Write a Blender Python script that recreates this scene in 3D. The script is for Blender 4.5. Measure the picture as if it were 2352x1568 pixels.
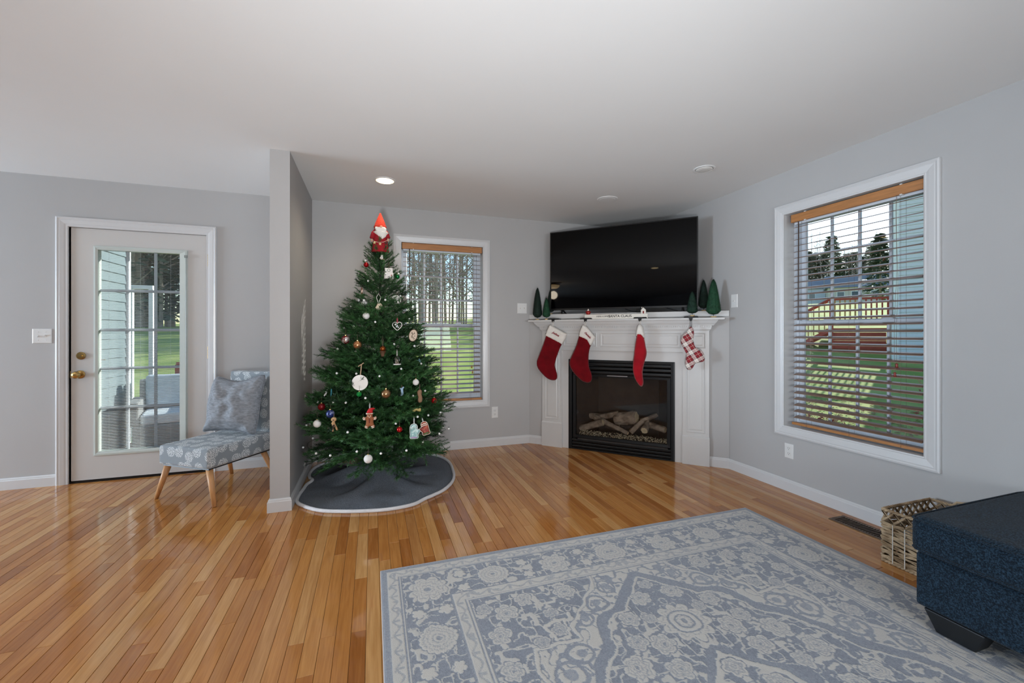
import bpy, bmesh, math, random
import numpy as np
from mathutils import Vector, Matrix, noise
from mathutils.geometry import delaunay_2d_cdt
sc = bpy.context.scene
for o in list(bpy.data.objects): bpy.data.objects.remove(o)
COL = sc.collection
PI = math.pi
rnd = random.Random(7)

# ------------------------------------------------------------------ camera, world, lights
CAM_F, YAW, Y0, CAM_H, CX = 955.636, 0.323535685, 763.383, 1.20676, 1176.0
cam = bpy.data.cameras.new('camera'); camo = bpy.data.objects.new('camera', cam); COL.objects.link(camo)
cam.sensor_width = 36.0; cam.lens = CAM_F / 2352 * 36; cam.shift_y = (Y0 - 784.0) / 2352
cam.clip_start = 0.05; cam.clip_end = 500
camo.location = (0, 0, CAM_H); camo.rotation_euler = (PI / 2, 0, -YAW)
sc.camera = camo
vs = sc.view_settings
sc.display_settings.display_device = 'sRGB'
vs.view_transform = 'Standard'; vs.look = 'None'; vs.gamma = 1; vs.use_curve_mapping = False
vs.exposure = 0.06
sc.cycles.use_denoising = True
sc.cycles.max_bounces = 10; sc.cycles.diffuse_bounces = 6; sc.cycles.glossy_bounces = 4
sc.cycles.transparent_max_bounces = 24; sc.cycles.transmission_bounces = 6
sc.cycles.sample_clamp_indirect = 6.0
sc.cycles.caustics_reflective = False; sc.cycles.caustics_refractive = False

SUN_DIR = Vector((0.88, 0.435, 0.395)).normalized()      # towards the sun
w = bpy.data.worlds.new('sky'); sc.world = w; w.use_nodes = True
nt = w.node_tree; nt.nodes.clear()
wo = nt.nodes.new('ShaderNodeOutputWorld'); bg = nt.nodes.new('ShaderNodeBackground')
sky = nt.nodes.new('ShaderNodeTexSky'); sky.sky_type = 'NISHITA'; sky.sun_disc = False
sky.sun_elevation = math.asin(SUN_DIR.z); sky.sun_rotation = math.atan2(SUN_DIR.x, SUN_DIR.y)
sky.air_density = 1.0; sky.dust_density = 0.15; sky.ozone_density = 1.0
bg.inputs['Strength'].default_value = 0.23
hs = nt.nodes.new('ShaderNodeHueSaturation'); hs.inputs['Saturation'].default_value = 1.15
nt.links.new(sky.outputs[0], hs.inputs['Color']); nt.links.new(hs.outputs[0], bg.inputs[0]); nt.links.new(bg.outputs[0], wo.inputs[0])

def lamp(name, kind, energy, loc, color=(1, 1, 1), rot=None, look=None, size=None, size_y=None, spot=None, blend=.5):
    l = bpy.data.lights.new(name, kind); o = bpy.data.objects.new(name, l); COL.objects.link(o)
    l.energy = energy; l.color = color; o.location = loc
    if look is not None: o.rotation_euler = Vector(look).to_track_quat('-Z', 'Y').to_euler()
    if kind == 'AREA':
        l.shape = 'RECTANGLE'; l.size = size; l.size_y = size_y or size
    elif kind == 'SUN': l.angle = math.radians(0.6)
    elif size: l.shadow_soft_size = size
    if spot: l.spot_size = math.radians(spot); l.spot_blend = blend
    return o
lamp('sun', 'SUN', 8.5, (20, 6, 15), (1, .95, .87), look=-SUN_DIR)
# added fill lamps behind and to the left of the camera, in windowless walls
lamp('front_fill_a', 'AREA', 8, (-2.3, -3.42, 1.35), (.86, .95, 1.02), look=(.15, 1, .5), size=1.7, size_y=1.5)
lamp('front_fill_b', 'AREA', 110, (1.3, -3.42, 1.35), (.86, .95, 1.02), look=(0, 1, .5), size=1.7, size_y=1.5)
# photographer's flash bounced off the ceiling, then an upward fill added behind the camera
lamp('forward_flash', 'SPOT', 240, (-.15, -.45, .75), (.94, .97, 1.0), look=(.95, 2.9, 1.40), size=.12, spot=96, blend=1.0)
lamp('ceiling_fill', 'AREA', 22, (.1, -1.1, .95), (.83, .95, 1.06), look=(.22, .85, 1), size=1.6, size_y=1.6)
lamp('side_fill', 'AREA', 415, (-7.4, 3.1, 1.3), (.74, .93, 1.12), look=(1, 0, .16), size=2.4, size_y=1.7)  # added fill from the left, no window in that wall

# ------------------------------------------------------------------ materials
MATS = {}
def hexc(s):
    s = s.lstrip('#'); c = [int(s[i:i + 2], 16) / 255 for i in (0, 2, 4)]
    return tuple((x / 12.92 if x <= .04045 else ((x + .055) / 1.055) ** 2.4) for x in c) + (1,)
class NT:
    def __init__(s, name):
        s.m = bpy.data.materials.new(name); s.m.use_nodes = True; s.t = s.m.node_tree; s.t.nodes.clear()
        s.out = s.n('OutputMaterial')
    def n(s, typ, **kw):
        nd = s.t.nodes.new('ShaderNode' + typ)
        for k, v in kw.items():
            if k in nd.inputs: nd.inputs[k].default_value = v
            else: setattr(nd, k, v)
        return nd
    def l(s, a, b): s.t.links.new(a, b)
def setin(nd, **kw):
    for k, v in kw.items():
        k = k.replace('_', ' ')
        nd.inputs[k].default_value = v
def mat(name, color, rough=.5, metal=0., var=.06, vscale=12, bump=0., bscale=60, spec=.5, coat=0., coord='Object', stretch=None,
        sheen=0., emit=None, estr=0, color2=None, mixlo=.4, mixhi=.6, trans=0, alpha=1):
    if name in MATS: return MATS[name]
    T = NT(name); b = T.n('BsdfPrincipled'); T.l(b.outputs[0], T.out.inputs[0])
    c = hexc(color) if isinstance(color, str) else tuple(color) + (1,)
    tc = T.n('TexCoord'); mp = T.n('Mapping'); T.l(tc.outputs[coord], mp.inputs[0])
    if stretch: mp.inputs['Scale'].default_value = stretch
    ns = T.n('TexNoise', Scale=vscale, Detail=4.0); T.l(mp.outputs[0], ns.inputs['Vector'])
    rp = T.n('ValToRGB'); T.l(ns.outputs[0], rp.inputs[0])
    if color2 is None:
        c1 = tuple(x * (1 - var) for x in c[:3]) + (1,); c2 = tuple(min(1, x * (1 + var)) for x in c[:3]) + (1,)
        rp.color_ramp.elements[0].position = .3; rp.color_ramp.elements[1].position = .7
    else:
        c1, c2 = c, hexc(color2); rp.color_ramp.elements[0].position = mixlo; rp.color_ramp.elements[1].position = mixhi
    rp.color_ramp.elements[0].color = c1; rp.color_ramp.elements[1].color = c2
    T.l(rp.outputs[0], b.inputs['Base Color'])
    setin(b, Roughness=rough, Metallic=metal, Specular_IOR_Level=spec, Coat_Weight=coat, Sheen_Weight=sheen, Transmission_Weight=trans, Alpha=alpha)
    if coat: b.inputs['Coat Roughness'].default_value = .1
    if emit: b.inputs['Emission Color'].default_value = hexc(emit); b.inputs['Emission Strength'].default_value = estr
    if bump:
        n2 = T.n('TexNoise', Scale=bscale, Detail=5.0); T.l(mp.outputs[0], n2.inputs['Vector'])
        bp = T.n('Bump', Strength=bump, Distance=.01); T.l(n2.outputs[0], bp.inputs['Height']); T.l(bp.outputs[0], b.inputs['Normal'])
    MATS[name] = T.m; return T.m
def glass_mat(name, tint=(.97, .99, .99), refl=1.0, rough=0.0, ior=1.45):
    T = NT(name); tr = T.n('BsdfTransparent'); tr.inputs[0].default_value = tint + (1,)
    gl = T.n('BsdfGlossy'); gl.inputs['Roughness'].default_value = rough
    fr = T.n('Fresnel'); fr.inputs[0].default_value = ior
    ma = T.n('Math', operation='MULTIPLY'); ma.inputs[1].default_value = refl; T.l(fr.outputs[0], ma.inputs[0])
    mx = T.n('MixShader'); T.l(ma.outputs[0], mx.inputs[0]); T.l(tr.outputs[0], mx.inputs[1]); T.l(gl.outputs[0], mx.inputs[2])
    T.l(mx.outputs[0], T.out.inputs[0]); MATS[name] = T.m; return T.m
M_wall = mat('greige wall paint', '#aeacab', .65, var=.012, vscale=3, bump=.03, bscale=240, spec=.3)
M_ceil = mat('ceiling paint', '#e2e2e1', .7, var=.01, vscale=2, bump=.02, bscale=200, spec=.2)
M_trim = mat('white trim paint', '#c9c8c8', .32, var=.01, vscale=5)
M_door = mat('white door paint', '#c2bfbc', .35, var=.01, vscale=5)
M_plast = mat('white plastic', '#d8d7d5', .3, var=.01)
M_vinyl = mat('white vinyl window frame', '#c6ccd4', .35, var=.01)
M_glass = glass_mat('window glass')
M_fglass = glass_mat('firebox glass', (.82, .82, .82), 1.1, 0.0, 1.5)
M_brass = mat('aged brass', '#b99a62', .25, 1.0, var=.1, vscale=30)
M_black = mat('black plastic', '#0b0b0c', .35, var=.1)
M_blackm = mat('black painted metal', '#0b0c0e', .42, .3, var=.1, vscale=20, bump=.05, bscale=200)
M_valance = mat('honey wood valance', '#a8713f', .45, var=.16, vscale=9, stretch=(1, 1, 14), bump=.04, bscale=40)
M_slat = mat('stained wood blind slat', '#866a58', .28, var=.08, vscale=8, spec=.8)
M_cord = mat('blind cord', '#6a5a4c', .8)
M_wand = mat('dark walnut wand', '#3a2417', .4)

# ------------------------------------------------------------------ geometry helpers
class MB:
    def __init__(s): s.v = []; s.f = []; s.c = None
    def add(s, vs, fs):
        n = len(s.v); s.v += [tuple(p) for p in vs]; s.f += [tuple(i + n for i in f) for f in fs]; return s
    def box(s, a, b, M=None):
        x0, y0, z0 = a; x1, y1, z1 = b
        p = [Vector(q) for q in ((x0, y0, z0), (x1, y0, z0), (x1, y1, z0), (x0, y1, z0), (x0, y0, z1), (x1, y0, z1), (x1, y1, z1), (x0, y1, z1))]
        if M is not None: p = [M @ q for q in p]
        return s.add(p, [(0, 3, 2, 1), (4, 5, 6, 7), (0, 1, 5, 4), (1, 2, 6, 5), (2, 3, 7, 6), (3, 0, 4, 7)])
    def frustum(s, a0, b0, z0, a1, b1, z1):
        p = [(a0[0], a0[1], z0), (b0[0], a0[1], z0), (b0[0], b0[1], z0), (a0[0], b0[1], z0),
             (a1[0], a1[1], z1), (b1[0], a1[1], z1), (b1[0], b1[1], z1), (a1[0], b1[1], z1)]
        return s.add(p, [(0, 3, 2, 1), (4, 5, 6, 7), (0, 1, 5, 4), (1, 2, 6, 5), (2, 3, 7, 6), (3, 0, 4, 7)])
    def lathe(s, prof, seg=16, M=None, sx=1, sy=1):
        vs = []; n = len(prof)
        for r, z in prof:
            for k in range(seg):
                a = 2 * PI * k / seg; q = Vector((r * sx * math.cos(a), r * sy * math.sin(a), z)); vs.append(M @ q if M is not None else q)
        fs = [(i * seg + k, i * seg + (k + 1) % seg, (i + 1) * seg + (k + 1) % seg, (i + 1) * seg + k) for i in range(n - 1) for k in range(seg)]
        fs.append(tuple(range(seg))[::-1]); fs.append(tuple((n - 1) * seg + k for k in range(seg)))
        return s.add(vs, fs)
    def ball(s, c, r, seg=14, rings=9, sc=(1, 1, 1)):
        prof = [(max(1e-4, math.sin(PI * i / rings)) * r, -math.cos(PI * i / rings) * r) for i in range(rings + 1)]
        M = Matrix.Translation(c) @ Matrix.Diagonal((*sc, 1)); return s.lathe(prof, seg, M)
    def tube(s, pts, r, seg=6, closed=False):
        pts = [Vector(p) for p in pts]; n = len(pts); rs = r if isinstance(r, (list, tuple)) else [r] * n
        vs = []; up = None
        for i, p in enumerate(pts):
            if closed: t = pts[(i + 1) % n] - pts[i - 1]
            else: t = pts[min(n - 1, i + 1)] - pts[max(0, i - 1)]
            if t.length < 1e-9: t = Vector((0, 0, 1))
            t.normalize()
            if up is None: up = Vector((0, 0, 1)) if abs(t.z) < .9 else Vector((1, 0, 0))
            a = t.cross(up)
            if a.length < 1e-6: a = t.orthogonal()
            a.normalize(); b = a.cross(t).normalized(); up = b
            for k in range(seg):
                th = 2 * PI * k / seg; vs.append(p + (a * math.cos(th) + b * math.sin(th)) * rs[i])
        m = n if closed else n - 1
        fs = [(i * seg + k, i * seg + (k + 1) % seg, ((i + 1) % n) * seg + (k + 1) % seg, ((i + 1) % n) * seg + k) for i in range(m) for k in range(seg)]
        if not closed: fs.append(tuple(range(seg))[::-1]); fs.append(tuple((n - 1) * seg + k for k in range(seg)))
        return s.add(vs, fs)
    def rings(s, rects, F, close_in=False, close_out=False, open_bottom=False):
        """rects: list of (a0,b0,a1,b1,d); F maps (a,b,d) to a point"""
        vs = []; fs = []
        for a0, b0, a1, b1, d in rects: vs += [F(a0, b0, d), F(a1, b0, d), F(a1, b1, d), F(a0, b1, d)]
        for i in range(len(rects) - 1):
            for k in range(4):
                if open_bottom and k == 0: continue
                fs.append((i * 4 + k, i * 4 + (k + 1) % 4, i * 4 + 4 + (k + 1) % 4, i * 4 + 4 + k))
        if close_in: fs.append(tuple((len(rects) - 1) * 4 + k for k in range(4)))
        if close_out: fs.append((3, 2, 1, 0))
        return s.add(vs, fs)
    def frame(s, a0, b0, a1, b1, prof, F, open_bottom=False, close_in=False):
        R = [(a0 + o, b0 if open_bottom else b0 + o, a1 - o, b1 - o, d) for o, d in prof]
        return s.rings(R, F, open_bottom=open_bottom, close_in=close_in)
    def mesh(s, name, m=None, smooth=False, recalc=True):
        me = bpy.data.meshes.new(name); me.from_pydata([tuple(p) for p in s.v], [], s.f)
        if recalc:
            bm = bmesh.new(); bm.from_mesh(me); bmesh.ops.recalc_face_normals(bm, faces=bm.faces); bm.to_mesh(me); bm.free()
        if smooth:
            me.polygons.foreach_set('use_smooth', [True] * len(me.polygons))
        if m: me.materials.append(m)
        me.update(); return me
    def build(s, name, m=None, parent=None, smooth=False, recalc=True, loc=None, rot=None):
        return link(name, s.mesh(name, m, smooth, recalc), parent, loc, rot)
def link(name, data, parent=None, loc=None, rot=None):
    o = bpy.data.objects.new(name, data); COL.objects.link(o)
    if parent: o.parent = parent
    if loc is not None: o.location = loc
    if rot is not None: o.rotation_euler = rot
    return o
def bevel(o, w=.004, seg=2):
    m = o.modifiers.new('bevel', 'BEVEL'); m.width = w; m.segments = seg; m.limit_method = 'ANGLE'; m.angle_limit = math.radians(40); return o
def subsurf(o, n=1):
    m = o.modifiers.new('sub', 'SUBSURF'); m.levels = n; m.render_levels = n; return o
def empty(name, loc=(0, 0, 0), rz=0):
    o = bpy.data.objects.new(name, None); COL.objects.link(o); o.location = loc; o.rotation_euler = (0, 0, rz); o.empty_display_size = .1; return o
def tag(o, label=None, cat=None, group=None, kind=None):
    if label: o['label'] = label
    if cat: o['category'] = cat
    if group: o['group'] = group
    if kind: o['kind'] = kind
    return o
def copy_tree(o, parent=None):
    c = o.copy(); COL.objects.link(c); c.parent = parent
    for ch in o.children: copy_tree(ch, c)
    return c
def box(name, a, b, m, parent=None, bv=0, M=None):
    o = MB().box(a, b, M).build(name, m, parent)
    if bv: bevel(o, bv)
    return o
def puff(outline, T, Dn, step=.01, bulge=1.0, nz=0., nscale=20, seed=0, back=1.0):
    """pillowy solid from an outline in the x-z plane, thickness along y; returns MB"""
    pts = [Vector(p) for p in outline]; n = len(pts); bd = []
    for i in range(n):
        a, b = pts[i], pts[(i + 1) % n]; k = max(1, int((b - a).length / step))
        bd += [a.lerp(b, j / k) for j in range(k)]
    nb = len(bd); P = np.array([tuple(p) for p in bd])
    x0, z0 = P.min(0); x1, z1 = P.max(0); ins = []
    def inside(x, z):
        c = False; j = nb - 1
        for i in range(nb):
            if (P[i, 1] > z) != (P[j, 1] > z) and x < (P[j, 0] - P[i, 0]) * (z - P[i, 1]) / (P[j, 1] - P[i, 1]) + P[i, 0]: c = not c
            j = i
        return c
    row = 0; z = z0 + step / 2
    while z < z1:
        x = x0 + (step / 2 if row % 2 else step)
        while x < x1:
            if inside(x, z) and np.hypot(P[:, 0] - x, P[:, 1] - z).min() > step * .55: ins.append(Vector((x, z)))
            x += step
        z += step * .87; row += 1
    r = delaunay_2d_cdt(bd + ins, [], [list(range(nb))], 1, 1e-6)
    vs2, fs = r[0], r[2]; mb = MB(); N = len(vs2); front = []; backv = []
    A = P; B = np.roll(P, -1, 0); AB = B - A; L2 = (AB ** 2).sum(1) + 1e-12
    rim = []
    for q in vs2:
        p = np.array(q); t = np.clip(((p - A) * AB).sum(1) / L2, 0, 1); d = np.hypot(*((A + AB * t[:, None]) - p).T).min()
        e = min(1, d / Dn); h = T * math.sqrt(max(0, 1 - (1 - e) ** 2)); rim.append(d < 1e-5)
        wob = nz * noise.noise(Vector((q[0] * nscale, q[1] * nscale, seed))) * (e ** .5) if nz else 0
        front.append((q[0], -h * bulge - wob, q[1])); backv.append((q[0], h * back, q[1]))
    idx = {}; vs = list(front); bi = []
    for i in range(N):
        if rim[i]: bi.append(i)
        else: bi.append(len(vs)); vs.append(backv[i])
    ff = [tuple(f) for f in fs] + [tuple(bi[i] for i in reversed(f)) for f in fs]
    return mb.add(vs, ff)
def smooth_path(pts, k=4):
    P = [Vector(p) for p in pts]; P = [P[0]] + P + [P[-1]]; out = []
    for i in range(1, len(P) - 2):
        a, b, c, d = P[i - 1], P[i], P[i + 1], P[i + 2]
        for j in range(k): t = j / k; out.append(.5 * ((2 * b) + (c - a) * t + (2 * a - 5 * b + 4 * c - d) * t * t + (3 * b - a - 3 * c + d) * t ** 3))
    return out + [P[-1]]
def boxuv(o):
    me = o.data; uv = me.uv_layers.new(name='cloth')
    for p in me.polygons:
        n = p.normal; k = max(range(3), key=lambda i: abs(n[i])); a, b = [i for i in range(3) if i != k]
        for li in p.loop_indices: c = me.vertices[me.loops[li].vertex_index].co; uv.data[li].uv = (c[a] + k * .37, c[b] + k * .21)
    return o
def smooth_loop(pts, k=4):
    out = []; n = len(pts); P = [Vector(p) for p in pts]
    for i in range(n):
        a, b, c, d = P[i - 1], P[i], P[(i + 1) % n], P[(i + 2) % n]
        for j in range(k):
            t = j / k; out.append(.5 * ((2 * b) + (c - a) * t + (2 * a - 5 * b + 4 * c - d) * t * t + (3 * b - a - 3 * c + d) * t ** 3))
    return out
# measuring helpers: a pixel of the photograph to a point on a real plane of the room
_s, _c = math.sin(YAW), math.cos(YAW)
def ray(u, v):
    a = (u - CX) / CAM_F; return Vector((_s + a * _c, _c - a * _s, (Y0 - v) / CAM_F))
def at_z(u, v, z=0.): d = ray(u, v); return Vector((0, 0, CAM_H)) + d * ((z - CAM_H) / d.z)
def at_y(u, v, y): d = ray(u, v); return Vector((0, 0, CAM_H)) + d * (y / d.y)
def at_x(u, v, x): d = ray(u, v); return Vector((0, 0, CAM_H)) + d * (x / d.x)
DO = Vector((1.628, 4.265, 0)); DE = Vector((.70711, -.70711, 0)); DN = Vector((-.70711, -.70711, 0))
def diag(u, v, d=0.):           # point on the plane d in front of the corner fireplace wall: (s, z)
    r = ray(u, v); o = Vector((0, 0, CAM_H)); t = (DO + DN * d - o).dot(DN) / r.dot(DN); p = o + r * t
    return ((p - DO).dot(DE), p.z)
def c5(u, v, d=.1): return diag(1160 + u / 3.92, 700 + v / 3.92, d)
def diag_empty(name, s=0, d=0, z=0):
    p = DO + DE * s + DN * d; return empty(name, (p.x, p.y, z), -PI / 4)

# ------------------------------------------------------------------ room shell
XR, YB, XL, YF, H = 3.007, 4.265, -7.5, -3.5, 2.44
WT = .17
# back wall: opening for door and window
D0, D1, DT = -2.292, -1.350, 2.055
W0, W1, WB_, WTp = .272, 1.102, .499, 2.105
mb = MB()
for a, b in (((XL, 0), (D0, H)), ((D0, DT), (D1, H)), ((D1, 0), (W0, H)), ((W0, 0), (W1, WB_)), ((W0, WTp), (W1, H)), ((W1, 0), (XR + WT, H))):
    mb.box((a[0], YB, a[1]), (b[0], YB + WT, b[1]))
tag(mb.build('wall_back', M_wall), kind='structure')
R0, R1, RB, RT = 1.513, 2.368, .496, 2.108    # right window opening in y and z
mb = MB()
for a, b in (((YF, 0), (R0, H)), ((R0, 0), (R1, RB)), ((R0, RT), (R1, H)), ((R1, 0), (YB, H))):
    mb.box((XR, a[0], a[1]), (XR + WT, b[0], b[1]))
tag(mb.build('wall_right', M_wall), kind='structure')
tag(MB().box((XL - WT, YF, 0), (XL, YB + WT, H)).build('wall_left', M_wall), kind='structure')
tag(MB().box((XL - WT, YF - WT, 0), (XR + WT, YF, H)).build('wall_front', M_wall), kind='structure')
tag(MB().box((XL - WT, YF - WT, H), (XR + WT, YB + WT, H + .12)).build('ceiling', M_ceil), kind='structure')
PX0, PX1, PY = -.654, -.533, 3.165
tag(MB().box((PX0, PY, 0), (PX1, YB, H)).build('wall_partition', M_wall), kind='structure')
# diagonal chimney breast, up to the mantel ledge, opening for the gas fireplace
dw = diag_empty('wall_diagonal'); tag(dw, kind='structure')
mb = MB(); LW = 1.95; IS0, IS1, IT = .457, 1.495, .93
mb.box((0.004, 0, 0), (IS0, .08, 1.352)); mb.box((IS1, 0, 0), (LW - .004, .08, 1.352)); mb.box((IS0, 0, IT), (IS1, .08, 1.352))
mb.build('panel', M_wall, dw)
# floor
M_floor_t = NT('oak strip floor')
def make_floor_mat():
    T = M_floor_t; b = T.n('BsdfPrincipled'); T.l(b.outputs[0], T.out.inputs[0])
    at = T.n('Attribute', attribute_name='tone'); geo = T.n('NewGeometry')
    sep = T.n('SeparateColor'); T.l(at.outputs['Color'], sep.inputs[0])
    mul = T.n('VectorMath', operation='SCALE'); mul.inputs['Scale'].default_value = 37.0; T.l(at.outputs['Color'], mul.inputs[0])
    add = T.n('VectorMath', operation='ADD'); T.l(geo.outputs['Position'], add.inputs[0]); T.l(mul.outputs[0], add.inputs[1])
    mp = T.n('Mapping'); mp.inputs['Scale'].default_value = (26, 2.0, 1); T.l(add.outputs[0], mp.inputs[0])
    n1 = T.n('TexNoise', Scale=1.2, Detail=6.0, Distortion=1.1); T.l(mp.outputs[0], n1.inputs['Vector'])
    mp2 = T.n('Mapping'); mp2.inputs['Scale'].default_value = (170, 7, 1); T.l(add.outputs[0], mp2.inputs[0])
    n2 = T.n('TexNoise', Scale=1.0, Detail=3.0); T.l(mp2.outputs[0], n2.inputs['Vector'])
    rp = T.n('ValToRGB'); T.l(sep.outputs[0], rp.inputs[0]); e = rp.color_ramp
    cols = ['#9c6232', '#b5783f', '#bd8246', '#c58c50', '#d0a068', '#a96d38']
    e.elements[0].color = hexc(cols[0]); e.elements[1].color = hexc(cols[-1]); e.elements[1].position = 1
    for i, p in ((1, .14), (2, .4), (3, .66), (4, .9)):
        q = e.elements.new(p); q.color = hexc(cols[i])
    r1 = T.n('ValToRGB'); T.l(n1.outputs[0], r1.inputs[0]); r1.color_ramp.elements[0].position = .32; r1.color_ramp.elements[1].position = .62
    r1.color_ramp.elements[0].color = (.76, .68, .6, 1); r1.color_ramp.elements[1].color = (1, 1, 1, 1)
    r2 = T.n('ValToRGB'); T.l(n2.outputs[0], r2.inputs[0]); r2.color_ramp.elements[0].position = .35; r2.color_ramp.elements[1].position = .6
    r2.color_ramp.elements[0].color = (.86, .82, .78, 1); r2.color_ramp.elements[1].color = (1, 1, 1, 1)
    m1 = T.n('MixRGB', blend_type='MULTIPLY'); m1.inputs[0].default_value = .75; T.l(rp.outputs[0], m1.inputs[1]); T.l(r1.outputs[0], m1.inputs[2])
    m2 = T.n('MixRGB', blend_type='MULTIPLY'); m2.inputs[0].default_value = .8; T.l(m1.outputs[0], m2.inputs[1]); T.l(r2.outputs[0], m2.inputs[2])
    T.l(m2.outputs[0], b.inputs['Base Color'])
    nr = T.n('TexNoise', Scale=1.6, Detail=2.0); T.l(geo.outputs['Position'], nr.inputs['Vector'])
    mr = T.n('MapRange'); mr.inputs['To Min'].default_value = .06; mr.inputs['To Max'].default_value = .13; T.l(nr.outputs[0], mr.inputs[0]); T.l(mr.outputs[0], b.inputs['Roughness'])
    setin(b, Specular_IOR_Level=.72)
    wv = T.n('TexNoise', Scale=9.0, Detail=1.0); T.l(geo.outputs['Position'], wv.inputs['Vector'])
    bp = T.n('Bump', Strength=.09, Distance=.02); T.l(wv.outputs[0], bp.inputs['Height'])
    bp2 = T.n('Bump', Strength=.05, Distance=.002); T.l(n2.outputs[0], bp2.inputs['Height']); T.l(bp.outputs[0], bp2.inputs['Normal'])
    T.l(bp2.outputs[0], b.inputs['Normal'])
    return T.m
M_floor = make_floor_mat()
M_sub = mat('dark joint under the boards', '#2a1a0e', .8)
fl = tag(MB().box((XL, YF, -.12), (XR, YB, -.004)).build('floor', M_sub), kind='structure')
def plank_geo(x0, x1, y0, y1, g=.0006, c=.0011):
    x0 += g; x1 -= g; y0 += g; y1 -= g
    v = [(x0, y0, -.004), (x1, y0, -.004), (x1, y1, -.004), (x0, y1, -.004),
         (x0, y0, -c), (x1, y0, -c), (x1, y1, -c), (x0, y1, -c),
         (x0 + c, y0 + c, 0), (x1 - c, y0 + c, 0), (x1 - c, y1 - c, 0), (x0 + c, y1 - c, 0)]
    f = [(0, 1, 5, 4), (1, 2, 6, 5), (2, 3, 7, 6), (3, 0, 4, 7), (4, 5, 9, 8), (5, 6, 10, 9), (6, 7, 11, 10), (7, 4, 8, 11), (8, 9, 10, 11)]
    return v, f
def proj(x, y, z):
    F = x * _s + y * _c; S = x * _c - y * _s
    if F < .3: return None
    return CX + CAM_F * S / F, Y0 - CAM_F * (z - CAM_H) / F
planks = []; PWD = .0572; x = XR - PWD * 130
r2 = random.Random(3)
while x < XR - .001:
    xa, xb = max(x, XL), min(x + PWD, XR)
    if xb - xa > .005:
        y = YF - r2.random() * .5
        while y < YB:
            L = r2.choice((.35, .5, .62, .75, .9, 1.1, 1.25)) * r2.uniform(.85, 1.15)
            ya, yb = max(y, YF), min(y + L, YB)
            if yb - ya > .02: planks.append((xa, xb, ya, yb, r2.random()))
            y += L
    x += PWD
def vis(p):
    xa, xb, ya, yb, t = p; n = 0; tot = 0
    for k in range(5):
        y = ya + (yb - ya) * (k + .5) / 5; q = proj((xa + xb) / 2, y, 0)
        if q and -20 < q[0] < 2372 and 763 < q[1] < 1590:
            xm = (xa + xb) / 2
            if .06 < xm < 2.40 and y < 2.17: continue
            if xm > 2.1 and y < 1.1: continue
            n += 1; tot += ((q[1] - Y0) / 800) ** 3
    return tot * (yb - ya)
planks.sort(key=vis, reverse=True)
rest_v, rest_f, rest_c = [], [], []
for i, p in enumerate(planks):
    v, f = plank_geo(*p[:4]); t = p[4]
    if i < 300:
        me = bpy.data.meshes.new('plank'); me.from_pydata(v, [], f); me.materials.append(M_floor)
        ca = me.color_attributes.new('tone', 'FLOAT_COLOR', 'POINT'); ca.data.foreach_set('color', [t, (t * 7.3) % 1, (t * 3.1) % 1, 1] * len(v))
        link('plank', me, fl)
    else:
        n = len(rest_v); rest_v += v; rest_f += [tuple(k + n for k in q) for q in f]; rest_c += [t, (t * 7.3) % 1, (t * 3.1) % 1, 1] * len(v)
me = bpy.data.meshes.new('planks'); me.from_pydata(rest_v, [], rest_f); me.materials.append(M_floor)
ca = me.color_attributes.new('tone', 'FLOAT_COLOR', 'POINT'); ca.data.foreach_set('color', rest_c)
tag(link('distant_planks', me, fl), kind='stuff')
# baseboards
BBH, BBT = .088, .014
def baseboard(name, p, q, nrm):
    """p,q: 2d points along the wall at the floor, nrm: direction into the room"""
    mb = MB(); prof = [(0, 0), (BBT, 0), (BBT, .068), (.010, .074), (.010, .079), (.005, BBH), (0, BBH)]
    vs = []
    for e in (p, q):
        for d, z in prof: vs.append((e[0] + nrm[0] * d, e[1] + nrm[1] * d, z))
    n = len(prof); fs = [(i, (i + 1) % n, n + (i + 1) % n, n + i) for i in range(n)] + [tuple(range(n)), tuple(range(n, 2 * n))[::-1]]
    return tag(mb.add(vs, fs).build(name, M_trim), kind='structure')
baseboard('baseboard_back_left', (XL, YB), (-2.368, YB), (0, -1))
baseboard('baseboard_back_middle', (-1.290, YB), (PX0, YB), (0, -1))
baseboard('baseboard_back_right', (PX1, YB), (1.622, YB), (0, -1))
baseboard('baseboard_right', (XR, 2.880), (XR, YF), (-1, 0))
baseboard('baseboard_left', (XL, YF), (XL, YB), (1, 0))
baseboard('baseboard_front', (XL, YF), (XR, YF), (0, 1))
# wrap around the partition end as one moulding
mb = MB(); prof = [(0, 0), (BBT, 0), (BBT, .068), (.010, .074), (.010, .079), (.005, BBH), (0, BBH)]
vs = []
for k in range(4):
    for d, z in prof:
        if k == 0: vs.append((PX0 - d, YB, z))
        if k == 1: vs.append((PX0 - d, PY - d, z))
        if k == 2: vs.append((PX1 + d, PY - d, z))
        if k == 3: vs.append((PX1 + d, YB, z))
n = len(prof)
mb.add(vs, [(k * n + i, k * n + (i + 1) % n, (k + 1) * n + (i + 1) % n, (k + 1) * n + i) for k in range(3) for i in range(n)])
tag(mb.build('baseboard_partition', M_trim), kind='structure')
def d2(s, d=0): p = DO + DE * s + DN * d; return (p.x, p.y)
baseboard('baseboard_diagonal_left', d2(0.0), d2(.166), (DN.x, DN.y))
baseboard('baseboard_diagonal_right', d2(1.78), d2(1.95), (DN.x, DN.y))

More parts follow.
